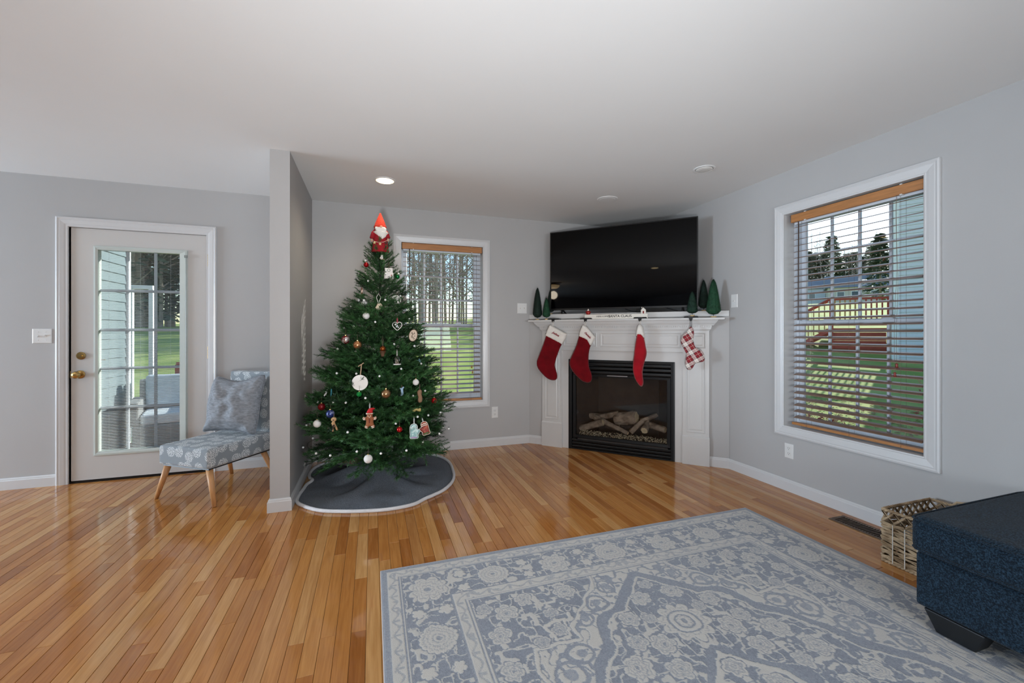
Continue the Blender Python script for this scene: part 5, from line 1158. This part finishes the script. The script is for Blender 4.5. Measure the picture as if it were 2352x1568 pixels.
# ------------------------------------------------------------------ slipper chair with pillow
M_print = None
def chairfab():
    T = NT('grey fabric with white seed heads'); b = T.n('BsdfPrincipled'); T.l(b.outputs[0], T.out.inputs[0]); tc = T.n('TexCoord')
    vo = T.n('TexVoronoi', Scale=11.0, voronoi_dimensions='2D'); vo.inputs['Randomness'].default_value = .45; T.l(tc.outputs['UV'], vo.inputs['Vector'])
    rp = T.n('ValToRGB'); T.l(vo.outputs['Distance'], rp.inputs[0]); e = rp.color_ramp; e.elements[0].position = .40; e.elements[0].color = (1, 1, 1, 1); e.elements[1].position = .43; e.elements[1].color = (0, 0, 0, 1)
    v2 = T.n('TexVoronoi', Scale=150.0, voronoi_dimensions='2D'); T.l(tc.outputs['UV'], v2.inputs['Vector']); r2_ = T.n('ValToRGB'); T.l(v2.outputs['Distance'], r2_.inputs[0]); r2_.color_ramp.elements[0].position = .34; r2_.color_ramp.elements[1].position = .42; r2_.color_ramp.elements[0].color = (1, 1, 1, 1); r2_.color_ramp.elements[1].color = (0, 0, 0, 1)
    mu = T.n('MixRGB', blend_type='MULTIPLY'); mu.inputs[0].default_value = 1; T.l(rp.outputs[0], mu.inputs[1]); T.l(r2_.outputs[0], mu.inputs[2])
    mx = T.n('MixRGB'); mx.inputs[1].default_value = hexc('#7c8286'); mx.inputs[2].default_value = hexc('#cfd0d0'); T.l(mu.outputs[0], mx.inputs[0]); T.l(mx.outputs[0], b.inputs['Base Color'])
    n_ = T.n('TexNoise', Scale=500.0); T.l(tc.outputs['Object'], n_.inputs['Vector']); bp = T.n('Bump', Strength=.25, Distance=.002); T.l(n_.outputs[0], bp.inputs['Height']); T.l(bp.outputs[0], b.inputs['Normal']); setin(b, Roughness=.9, Sheen_Weight=.2); return T.m
M_print = chairfab(); M_leg = mat('natural beech leg', '#c08d5c', .45, var=.12, vscale=9, stretch=(8, 8, 1))
ch = tag(empty('slipper_chair', (-1.452, 3.626, 0), math.atan2(-.556, .83)), 'grey slipper chair printed with white seed heads, splayed wooden legs', 'chair')
o = box('seat', (-.005, 0, .262), (.462, .56, .402), M_print, ch); boxuv(o); bevel(o, .022, 4)
m = MB(); m.add([(0, .53, .30), (.46, .53, .30), (.46, .60, .27), (0, .60, .27), (0.01, .545, .885), (.45, .545, .885), (.45, .635, .885), (0.01, .635, .885)], [(0, 3, 2, 1), (4, 5, 6, 7), (0, 1, 5, 4), (1, 2, 6, 5), (2, 3, 7, 6), (3, 0, 4, 7)])
bevel(boxuv(m.build('backrest', M_print, ch)), .022, 4)
box('seat_underside', (.02, .02, .252), (.44, .54, .264), M_black, ch)
for a, b_ in (((.035, .045), (-.066, .030)), ((.415, .045), (.480, .030)), ((.035, .50), (-.03, .60)), ((.40, .50), (.44, .60))):
    MB().tube([(b_[0], b_[1], .001), (a[0], a[1], .262)], [.0135, .023], 16).build('leg', M_leg, ch, smooth=True)
pl = tag(empty('throw_pillow', (-1.452 + .235 * .83 + .40 * .556, 3.626 - .235 * .556 + .40 * .83, .632), -.30), 'wrinkled grey linen pillow leaning on the slipper chair', 'pillow')
pl.rotation_euler = (-.20, .04, -.26)
PO = [(-.17, .215), (-.08, .198), (.02, .190), (.10, .215), (.195, .245), (.200, .16), (.190, .05), (.195, -.08), (.188, -.20), (.175, -.228), (.08, -.205), (-.05, -.195), (-.15, -.200), (-.205, -.205), (-.190, -.12), (-.205, 0), (-.195, .12)]
MLin = mat('washed grey linen', '#85888d', .95, var=.25, vscale=60, bump=1.0, bscale=17, stretch=(.6, 1, 1.5))
o = puff(smooth_loop(PO, 3), .085, .15, .009, nz=.034, nscale=13, seed=3, back=.75).build('pillow_cover', MLin, pl, smooth=True); subsurf(o, 1)
MB().tube([(x, -.004, z) for x, z in smooth_loop(PO, 3)], .0035, 5, True).build('seam_edge', MLin, pl)

# ------------------------------------------------------------------ ottoman / chaise
M_navy = mat('navy chenille upholstery', '#0d1822', .95, var=0, color2='#2c4254', vscale=200, mixlo=.42, mixhi=.72, bump=.5, bscale=260, sheen=.08, spec=.15)
so_ = tag(empty('chaise_ottoman', (2.10, 1.105, .0125)), 'dark navy upholstered chaise corner with block feet on the rug', 'sofa')
bevel(box('base', (.012, -1.75, .085), (.86, -.012, .300), M_navy, so_), .012, 3)
m = MB(); nx_, ny_ = 26, 40; vs = []
o = box('seat_cushion', (-.012, -1.76, .300), (.868, .0, .452), M_navy, so_); bevel(o, .038, 5)
for zz in (.318, .436):
    MB().tube([(x, y, zz) for x, y in [(-.0105, -1.7), (-.0125, -.9), (-.0115, -.05), (-.006, -.022), (.010, -.006), (.04, .0005), (.4, .002), (.80, .0005), (.85, -.008), (.864, -.04), (.868, -1.7)]], .0045, 6).build('piping', M_navy, so_)
m = MB(); vs = []
for j in range(24):
    for i in range(16): x, y = .03 + .80 * i / 15, -.03 - 1.68 * j / 23; vs.append((x, y, .448 + .030 * math.sin(PI * i / 15) ** .6 * math.sin(PI * min(1, j / 6) / 2 if j < 6 else PI / 2) + .010 * noise.noise(Vector((x * 6, y * 6, 0)))))
m.add(vs, [(j * 16 + i, j * 16 + i + 1, (j + 1) * 16 + i + 1, (j + 1) * 16 + i) for j in range(23) for i in range(15)]); m.build('cushion_crown', M_navy, so_, smooth=True)
M_foot = mat('black wooden foot', '#0d1014', .5)
for x in (.035, .70):
    for y in (-.07, -1.60):
        m = MB(); m.frustum((x - .006, y - .115), (x + .075, y), .0005, (x - .026, y - .15), (x + .09, y + .03), .086); bevel(m.build('foot', M_foot, so_), .004)

# ------------------------------------------------------------------ woven basket
bk = tag(empty('woven_basket', (2.558, 1.300, 0)), 'rectangular woven seagrass basket beside the navy chaise and the floor vent', 'basket')
M_sea = mat('seagrass strand', '#b79f80', .8, var=0, color2='#7d6549', vscale=16, mixlo=.35, mixhi=.65, bump=.5, bscale=90); M_cordw = mat('white binding cord', '#d8d2c8', .8)
bw, bl, bh = .40, .165, .278; q = random.Random(8)
corners = [(0, bl), (0, 0 - .01), (bw, -.01), (bw, bl)]
def side_pts(a, b, z, amp, ph, n): 
    dx, dy = b[0] - a[0], b[1] - a[1]; L_ = math.hypot(dx, dy); nx2, ny2 = dy / L_, -dx / L_; out = []
    for i in range(n + 1):
        t = i / n; o_ = amp * math.sin(PI * (L_ * t / .046) + ph); out.append((a[0] + dx * t - nx2 * o_ * -1, a[1] + dy * t - ny2 * o_ * -1, z(t)))
    return out
cs = [(0, -.145), (0, bl), (bw, bl), (bw, -.145)]
m = MB(); 
for si in range(4):
    a, b_ = cs[si], cs[(si + 1) % 4]
    for r in range(13):
        zb = .014 + r * .0158
        for st in range(2):
            sl_ = q.uniform(-.008, .008); m.tube(side_pts(a, b_, lambda t: zb + st * .006 + sl_ * math.sin(t * 9 + r) + .002 * q.random(), .006, r * PI + st * .6, 22), q.uniform(.0045, .0068), 5)
tag(m.build('weave', M_sea, bk, smooth=True), kind='stuff')
m = MB()
for si in range(4):
    a, b_ = cs[si], cs[(si + 1) % 4]; L_ = math.hypot(b_[0] - a[0], b_[1] - a[1]); n = int(L_ / .05)
    for i in range(n):
        for k in (-1, 1):
            t0, t1 = (i + .5 - .5 * k) / n, (i + .5 + .5 * k) / n; f = lambda t: (a[0] + (b_[0] - a[0]) * t, a[1] + (b_[1] - a[1]) * t)
            for o_ in (-.006, .006): m.tube([(*f(t0), .215 + o_ * .3), (*f((t0 + t1) / 2 + o_), .240), (*f(t1), .268)], .0052, 5)
tag(m.build('lattice_band', M_sea, bk, smooth=True), kind='stuff')
for zz, rr in ((.006, .009), (.272, .0075)):
    for ph in (0, PI):
        pts = []
        for si in range(4):
            a, b_ = cs[si], cs[(si + 1) % 4]; L_ = math.hypot(b_[0] - a[0], b_[1] - a[1]); n = int(L_ / .008)
            for i in range(n): t = i / n; s_ = (sum(math.hypot(cs[(k + 1) % 4][0] - cs[k][0], cs[(k + 1) % 4][1] - cs[k][1]) for k in range(si)) + L_ * t) / .018 * PI + ph; pts.append((a[0] + (b_[0] - a[0]) * t + .004 * math.cos(s_), a[1] + (b_[1] - a[1]) * t + .004 * math.cos(s_), zz + .004 * math.sin(s_) + .003))
        MB().tube(pts, rr * .75, 5, True).build('braided_rim', M_sea, bk, smooth=True)
m = MB(); m.box((0.01, -.14, .006), (bw - .01, bl - .01, .012)); m.build('basket_bottom', M_sea, bk)
for si in (0, 2):
    a, b_ = cs[si], cs[(si + 1) % 4]
    for i in range(1, 6):
        t = i / 6; x = a[0] + (-.010 if si == 0 else .010); MB().tube([(x, a[1] + (b_[1] - a[1]) * t, .012), (x, a[1] + (b_[1] - a[1]) * t, .21)], .0022, 4).build('binding_cord', M_cordw, bk)
for y in (-.145, bl): MB().tube([(bw * .75, y, .27), (bw * .75, y, .30), (bw * .5, y, .315), (bw * .3, y, .30), (bw * .3, y, .27)][:0] or [(bw, -.05, .275), (bw, -.03, .300), (bw, .01, .306), (bw, .05, .300), (bw, .07, .275)], .006, 6).build('handle', M_sea, bk) if y > 0 else None
tw = tag(empty('folded_blanket', (2.558, 1.300, 0)), 'grey and cream blanket stuffed inside the woven basket', 'blanket')
m = MB(); vs = []
for j in range(14):
    for i in range(16): x, y = .025 + .35 * i / 15, -.12 + .265 * j / 13; e = min(1, min(i, 15 - i) / 2, min(j, 13 - j) / 2); vs.append((x, y, .10 + .085 * e + .03 * noise.noise(Vector((x * 9, y * 9, 1)))))
m.add(vs, [(j * 16 + i, j * 16 + i + 1, (j + 1) * 16 + i + 1, (j + 1) * 16 + i) for j in range(13) for i in range(15)]); o = m.build('blanket_cloth', mat('cream grey knit', '#b9b6b2', .95, bump=.6, bscale=120), tw, smooth=True); o.modifiers.new('t', 'SOLIDIFY').thickness = .02
#@@PART4
# ------------------------------------------------------------------ outside
def gz(x, y):
    return -.55 + .10 * max(0, min(x, 18) - 5) + .05 * max(0, x - 18) + .11 * max(0, min(y, 24) - 6) + .02 * max(0, y - 24)
M_lawn = mat('lawn grass', '#8ea656', .95, var=0, vscale=1.3, color2='#b4bd74', mixlo=.35, mixhi=.7, bump=.8, bscale=26, coord='Object', spec=.1)
m = MB(); gx_ = sorted(set(list(np.arange(-40, 30, 2.0)) + list(np.arange(30, 121, 6.0)) + [3.19])); gy_ = list(np.arange(-30, 30, 2.0)) + list(np.arange(30, 121, 6.0)); nxg = len(gx_)
def under(x, y): return -.75 if (-7.8 < x < 3.15 and -3.7 < y < 4.4) else gz(x, y)
m.add([(x, y, under(x, y)) for y in gy_ for x in gx_], [(j * nxg + i, j * nxg + i + 1, (j + 1) * nxg + i + 1, (j + 1) * nxg + i) for j in range(len(gy_) - 1) for i in range(nxg - 1)])
tag(m.build('ground', M_lawn, smooth=True), kind='structure')
M_side = mat('pale vinyl siding', '#d9dde4', .7, var=.02); M_red = mat('red stained deck wood', '#b0503f', .7, var=.12, vscale=6); M_deckb = mat('weathered red brown boards', '#94604a', .75, var=.15, vscale=5, stretch=(1, 10, 1))
# own deck
dk = tag(empty('back_deck', (-2.3, 6.2, -.2)), 'wooden deck outside the glazed door with red railing', 'deck')
first = None
for i in range(24):
    y = -1.72 + i * .146
    if first is None: first = MB().box((-.62, 0, -.03), (2.0, .140, 0)).build('deck_board', M_deckb, dk, loc=(0, y, 0))
    else: c = first.copy(); COL.objects.link(c); c.location = (0, y, 0)
for x in (-.55, 1.9):
    for y in (-1.6, 1.6): MB().box((x - .06, y - .06, gz(x - 2.3, y + 6.2) + .2 - .25), (x + .06, y + .06, -.03)).build('support_post', M_deckb, dk)
rl = tag(empty('deck_railing', (-2.3, 7.93, -.2)), 'red painted railing around the deck seen through the glazed door', 'railing')
MB().box((-.62, -.07, .90), (2.0, .07, .94)).build('cap_rail', M_red, rl); MB().box((-.62, -.02, .80), (2.0, .02, .89)).build('top_rail', M_red, rl); MB().box((-.62, -.02, .08), (2.0, .02, .16)).build('bottom_rail', M_red, rl)
bal = None; x = -.52
while x < 1.95:
    if bal is None: bal = MB().box((-.018, -.045, .06), (.018, -.0201, .86)).build('baluster', M_red, rl, loc=(x, 0, 0))
    else: c = bal.copy(); COL.objects.link(c); c.location = (x, 0, 0)
    x += .17
for x in (-.6, .45, 1.95): MB().box((x - .045, -.045, 0), (x + .045, .045, .90)).build('railing_post', M_red, rl)
gb_ = tag(empty('white_bars', (-2.3, 7.1, -.1999)), 'added white bars for the bright reflected lines seen through the glazed door', 'white bars')  # white bars put in for bright reflected lines beside the door muntins
M_white = mat('white powder coated metal', '#e9eef0', .4)
for (u, yy) in ((301, 7.0), (348, 7.0), (301, 4.95)):
    p = at_y(u, 700, yy); MB().box((p.x + 2.3 - .024, yy - 7.1 - .024, .0), (p.x + 2.3 + .024, yy - 7.1 + .024, 2.0)).build('white_bar', M_white, gb_) if yy > 5 else None
p1 = at_y(301, 700, 7.0).x + 2.3; p2 = at_y(348, 700, 7.0).x + 2.3
MB().box((p1 - .024, -.13, 2.0), (p2 + .024, -.07, 2.05)).build('white_crossbar', M_white, gb_)
# wing of the house seen on the left through the door
wg = tag(empty('house_wing', (-4.31, 5.7, -.6)), 'grey sided wing of the house beside the deck at the left of the door view', 'building')
M_wing = mat('grey green lap siding', '#66767b', .75, var=.03)
MB().box((-1.3, -1.2, 0), (1.33, .9, 3.6)).build('wing_wall', M_wing, wg)
for i in range(30): MB().add([(1.33, -1.2, i * .115), (1.33, .9, i * .115), (1.344, .9, i * .115 + .004), (1.344, -1.2, i * .115 + .004), (1.332, -1.2, i * .115 + .113), (1.332, .9, i * .115 + .113)], [(0, 1, 2, 3), (3, 2, 5, 4)]).build('siding_course', M_wing, wg)
MB().box((1.30, .88, 0), (1.36, .94, 3.6)).build('corner_board', M_white, wg)
# patio chair
pc = tag(empty('patio_chair', (-2.42, 6.45, -.1985), .3), 'patio lounge chair with white cushions on the deck', 'chair')
M_wic = mat('grey resin wicker', '#7f807f', .7, var=.2, vscale=60, bump=.5, bscale=90); M_cush = mat('white outdoor cushion', '#d8e2ea', .9)
bevel(box('frame', (-.36, -.35, .05), (.36, .35, .30), M_wic, pc), .02); bevel(box('back_frame', (-.36, .26, .30), (.36, .38, .80), M_wic, pc), .02)
for sx in (-1, 1): bevel(box('armrest', (sx * .36 - .06, -.35, .30), (sx * .36 + .06, .30, .58), M_wic, pc), .02)
bevel(box('seat_cushion', (-.29, -.34, .302), (.29, .25, .43), M_cush, pc), .03, 3); bevel(box('back_cushion', (-.29, .14, .44), (.29, .255, .86), M_cush, pc), .04, 3)
for sx in (-.3, .3):
    for sy in (-.3, .3): box('foot', (sx - .025, sy - .025, 0), (sx + .025, sy + .025, .05), M_wic, pc)
pt = tag(empty('patio_table', (-1.62, 6.3, -.1985)), 'low patio table with slatted top on the deck', 'table')
for i in range(6): box('table_slat', (-.30, -.30 + i * .102, .36), (.30, -.21 + i * .102, .39), M_wic, pt)
for sx in (-.26, .26):
    for sy in (-.26, .26): box('leg', (sx - .02, sy - .02, 0), (sx + .02, sy + .02, .36), M_wic, pt)
# pale blue play table on the lawn
p = at_y(1035, 900, 6.0); bx = tag(empty('storage_bench', (p.x, 6.0, gz(p.x, 6.0))), 'pale blue plastic storage box with rounded lid on the lawn behind the tree', 'storage box')
M_blue = mat('pale blue plastic', '#8fb2dc', .5); bevel(box('box_body', (-.38, -.22, 0), (.38, .22, .62), M_blue, bx), .03, 3)
m = MB(); pr = [(x, .62 + .14 * math.sqrt(max(0, 1 - (x / .40) ** 2))) for x in np.linspace(-.40, .40, 14)]
m.add([(x, y, z) for y in (-.24, .24) for x, z in pr], [(i, i + 1, 14 + i + 1, 14 + i) for i in range(13)] + [tuple(range(14)), tuple(range(14, 28))[::-1], (0, 14, 27, 13)]); m.build('lid', M_blue, bx)
box('latch', (-.05, -.245, .56), (.05, -.22, .66), M_white, bx)
# neighbouring house with siding
C = ray(2050, 763) * 11.5; nh = tag(empty('neighbour_house', (C.x, C.y, .3), math.atan2(-.90, .44)), 'large neighbouring house with pale lap siding and a white corner board', 'house')
MB().box((0, .02, -.4), (15, 9, 9.0)).build('wall', M_side, nh); m = MB()
for i in range(80): z = i * .112; m.add([(.1, .0, z), (15, .0, z), (15, -.014, z + .004), (.1, -.014, z + .004), (15, .0, z + .110), (.1, 0, z + .110)], [(0, 1, 2, 3), (3, 2, 4, 5)])
tag(m.build('siding', M_side, nh), kind='stuff'); MB().box((-.02, -.03, -.4), (.13, .10, 9.0)).build('corner_board', M_white, nh)
m = MB(); m.add([(-.4, -.5, 8.9), (15.4, -.5, 8.9), (15.4, 9.5, 8.9), (-.4, 9.5, 8.9), (-.4, 4.5, 12), (15.4, 4.5, 12)], [(0, 1, 5, 4), (2, 3, 4, 5), (0, 4, 3), (1, 2, 5), (0, 3, 2, 1)]); m.build('roof', mat('grey shingle roof', '#6d6f74', .9, var=.2, vscale=6), nh)
gr = tag(empty('gas_grill', (C.x + 1.55, C.y - 3.4, gz(C.x + 1.5, C.y - 3.4))), 'grey covered grill by the neighbouring wall', 'grill'); m = MB()
gr.location = (C.x - .1, C.y - 2.2, gz(C.x - .1, C.y - 2.2)); bevel(box('cover', (-.35, -.25, .0), (.35, .25, .75), mat('grey grill cover', '#8d93a3', .8), gr), .05); m.lathe([(.25, 0), (.24, .08), (.15, .14), (.01, .16)], 16, Matrix.Translation((0, 0, .74)), sx=1.3); m.build('lid', mat('grey grill cover', '#8d93a3'), gr)
# neighbour's red deck with stairs
B0 = ray(1905, 763) * 13.2; nd = tag(empty('neighbour_deck', (B0.x, B0.y, .42), math.atan2(-.80, .60)), 'red raised deck with stairs and railings beyond the lawn', 'deck')
M_bal = mat('yellowish baluster wood', '#b98a54', .8)  # yellowish wood for stair balusters and the deck balusters next to the stairs
box('platform', (0, 0, .82), (3.2, 2.4, .92), M_red, nd); 
for i in range(7): box('skirt_board', (0, -.02, -.1 + i * .128), (1.35, .0, .02 + i * .128), M_red, nd)
for x in (0, 1.4, 3.1): box('post', (x, -.06, -.3), (x + .1, .04, 1.85), M_red, nd)
box('handrail', (0, -.05, 1.80), (3.2, .05, 1.86), M_red, nd); box('handrail', (0, -.03, 1.0), (3.2, .01, 1.05), M_red, nd)
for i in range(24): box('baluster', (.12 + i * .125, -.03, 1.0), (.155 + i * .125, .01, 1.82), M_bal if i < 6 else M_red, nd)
for i in range(6): box('stair_tread', (-.26 * (i + 1), 0, .76 - .16 * i), (-.26 * i, 1.0, .80 - .16 * i), M_red, nd)
for y in (-.03, 1.0):
    m = MB(); m.tube([(0, y, .80), (-1.55, y, -.12)], .08, 4); m.build('stringer', M_red, nd); m = MB(); m.tube([(0, y, 1.83), (-1.55, y, .90)], .035, 4); m.build('stair_handrail', M_red, nd); box('newel_post', (-1.60, y - .05, -.3), (-1.50, y + .05, .98), M_red, nd)
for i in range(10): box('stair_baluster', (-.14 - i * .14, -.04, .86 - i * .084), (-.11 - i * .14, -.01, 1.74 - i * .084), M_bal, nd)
def far_house(name, u, t, w_, h_, rh, label, wallc, winx):
    p = ray(u, 763) * t; o = tag(empty(name, (p.x, p.y, gz(p.x, p.y) - .3), math.atan2(-.80, .60)), label, 'house'); wm = mat('house wall ' + wallc, wallc, .8)
    box('wall', (-w_ / 2, 0, 0), (w_ / 2, 8, h_), wm, o); m = MB(); a = w_ / 2 + .4
    m.add([(-a, -.4, h_ - .1), (a, -.4, h_ - .1), (a, 8.4, h_ - .1), (-a, 8.4, h_ - .1), (-a + .0, 4, h_ + rh), (a, 4, h_ + rh)], [(0, 1, 5, 4), (2, 3, 4, 5), (0, 4, 3), (1, 2, 5), (0, 3, 2, 1)]); m.build('roof', mat('far roof', '#8d8f96', .9), o)
    for x, z in winx: f = box('window_frame', (x - .55, -.05, z), (x + .55, .0, z + 1.4), M_white, o); MB().rings([(x - .47, z + .08, x + .47, z + 1.32, .055)], lambda a_, b_, d_: Vector((a_, -d_, b_)), True).build('window_pane', mat('far window glass', '#4f6070', .1), f)
    return o
far_house('far_house', 1865, 84, 11, 3.6, 2.2, 'pale far house with grey roof at the left of the large window view', '#c9d2dc', [(-2.5, 1.2), (0, 1.2), (2.6, 1.2)])
far_house('far_house', 1985, 72, 10, 3.2, 2.4, 'cream far house with grey roof behind the red deck', '#cfcabf', [(-3.2, 1.0), (-1.2, 1.0), (1.4, 1.0), (3.3, 1.0)])
# trees
M_bk = mat('grey bark', '#a79d96', .95, var=.2, vscale=5); M_ev = needle_mat('evergreen foliage', '#35503c', '#6f8c66'); M_twig = mat('fine twigs', '#8a7f78', .95)
def bare_mesh(seed):
    q = random.Random(seed); m = MB(); Ht = q.uniform(11, 15); lean = q.uniform(-.4, .4)
    m.tube([(0, 0, -.3), (lean * .3, 0, Ht * .3), (lean, 0, Ht * .65), (lean * 1.2, .2, Ht)], [.10, .075, .045, .012], 6)
    for i in range(34):
        z = Ht * q.uniform(.15, .97); a = q.random() * 6.28; l = q.uniform(.8, 2.8) * (1.2 - z / Ht); b = Vector((lean * z / Ht, 0, z)); e = b + Vector((math.cos(a) * l, math.sin(a) * l, l * q.uniform(.5, 1.3)))
        mid = b.lerp(e, .5) + Vector((0, 0, -.1)); m.tube([b, mid, e], [.045 * (1.1 - z / Ht) + .012, .022, .006], 4)
        for k in range(4): s_ = b.lerp(e, q.uniform(.3, .95)); m.tube([s_, s_ + Vector((q.uniform(-.6, .6), q.uniform(-.6, .6), q.uniform(.2, .9)))], [.011, .005], 3)
    return m.mesh('bare_tree', M_bk, recalc=False)
def ever_mesh(seed, Ht):
    q = random.Random(seed); m = MB()
    for i in range(1500):
        t = q.random() ** .8; z = Ht * (.08 + .92 * t); R = Ht * .22 * (1 - t) ** .8 * q.uniform(.35, 1.05) + .08; a = q.random() * 6.28; c, s_ = math.cos(a), math.sin(a); p = Vector((c * R, s_ * R, z - R * .25)); l = q.uniform(.18, .5); d = Vector((c, s_, q.uniform(-.5, .1))) * l; px = Vector((-s_, c, q.uniform(-.3, .3))) * l * .5
        m.add([p - d * .4 - px * .3, p - d * .4 + px * .3, p + d + px, p + d * 1.3, p + d - px], [(0, 1, 2, 3, 4)])
    return m.mesh('foliage', M_ev, recalc=False)
BT = [bare_mesh(i) for i in range(5)]; ET = [ever_mesh(i, 9 + i) for i in range(3)]; TR = MB().tube([(0, 0, -.3), (0, 0, 9)], [.2, .03], 6).mesh('trunk', M_bk)
q = random.Random(31)
spots = [(q.uniform(-6, 22), q.uniform(24, 40)) for _ in range(120)]
for x, y in spots:
    o = link('bare_tree', q.choice(BT), None, (x, y, gz(x, y)), (0, 0, q.random() * 6)); o.scale = [q.uniform(.75, 1.15)] * 3
    tag(o, 'tall leafless tree in the woods beyond the back lawn', 'tree', 'leafless trees beyond the back lawn')
for x, y in [(q.uniform(-18, -5), q.uniform(22, 36)) for _ in range(26)]:
    o = link('bare_tree', q.choice(BT), None, (x, y, gz(x, y)), (0, 0, q.random() * 6)); tag(o, 'leafless tree in the view through the glazed door', 'tree', 'leafless trees beyond the deck')
def evergreen(x, y, label, group=None, s=1.):
    o = tag(empty('evergreen_tree', (x, y, gz(x, y))), label, 'tree', group); o.scale = (s, s, s); k = q.randrange(3); link('foliage', ET[k], o); link('trunk', TR, o)
for (u, t_, s) in ((318, 21, 1.1), (335, 23, 1.0), (262, 27, .9), (395, 26, .95), (420, 24, .8)):
    p = ray(u, 763) * t_; evergreen(p.x, p.y, 'dark evergreen tree beyond the deck in the door view', 'evergreens beyond the deck', s)
for u in (1838, 1856, 1872, 1892, 1910, 1930, 1945, 1962, 1978, 2000, 2012, 2030):
    t_ = q.uniform(100, 118); p = ray(u, 763) * t_; evergreen(p.x, p.y, 'evergreen on the ridge behind the far houses', 'evergreens on the ridge', q.uniform(1.2, 1.7))
p = ray(2022, 763) * 60; evergreen(p.x, p.y, 'tallest evergreen rising beside the neighbouring house', None, 1.1)
for u in np.linspace(1835, 2040, 24):
    t_ = q.uniform(98, 118); p = ray(u, 763) * t_; o = link('bare_tree', q.choice(BT), None, (p.x, p.y, gz(p.x, p.y)), (0, 0, q.random() * 6)); o.scale = [1.3] * 3; tag(o, 'leafless tree on the ridge behind the far houses', 'tree', 'leafless trees on the ridge')
# dry shrubs and fallen leaves under the large window
def shrub(x, y, label, s, seed):
    q2 = random.Random(seed); t = tag(empty('dry_shrub', (x, y, gz(x, y))), label, 'shrub'); m = MB()
    for i in range(60): a = q2.random() * 6.28; l = q2.uniform(.3, .9) * s; e = Vector((math.cos(a) * l * .5, math.sin(a) * l * .5, l)); m.tube([(0, 0, 0), e * .55 + Vector((0, 0, .05)), e], [.008, .005, .002], 4)
    tag(m.build('stems', mat('dry straw stem', '#b39a7c', .9, var=.2), t), kind='stuff'); m = MB()
    for i in range(120): a = q2.random() * 6.28; l = q2.uniform(.2, .8) * s; p_ = Vector((math.cos(a) * l * .55, math.sin(a) * l * .55, q2.uniform(.05, .7) * s)); d = Vector((q2.gauss(0, 1), q2.gauss(0, 1), q2.gauss(0, 1))).normalized() * .035; e = d.orthogonal().normalized() * .018; m.add([p_ - d, p_ + e, p_ + d, p_ - e], [(0, 1, 2, 3)])
    tag(m.build('leaves', mat('russet leaf', '#8c4a35', .8, var=.25), t, recalc=False), kind='stuff')
shrub(5.3, 3.0, 'low russet shrub on the lawn nearest the large window', .8, 1); shrub(7.2, 3.2, 'dry straw coloured shrub near the neighbouring wall', 1.1, 2); shrub(8.8, 3.6, 'dry grass clump against the neighbouring siding', 1.1, 3); shrub(6.2, 4.3, 'small russet shrub at the sunlit edge of the side lawn', .6, 4)
m = MB(); q2 = random.Random(77)
for i in range(2600):
    x, y = q2.uniform(3.6, 9), q2.uniform(.5, 6.5); z = gz(x, y) + .012; a = q2.random() * 6.28; l = q2.uniform(.02, .045); c, s_ = math.cos(a) * l, math.sin(a) * l; m.add([(x - c, y - s_, z), (x + s_ * .6, y - c * .6, z + .012), (x + c, y + s_, z + .004), (x - s_ * .6, y + c * .6, z + .01)], [(0, 1, 2, 3)])
tag(m.build('fallen_leaves', mat('fallen leaf brown', '#a5745a', .9, var=.3, vscale=3), recalc=False), 'scattered brown fallen leaves on the side lawn', 'leaves', kind='stuff')
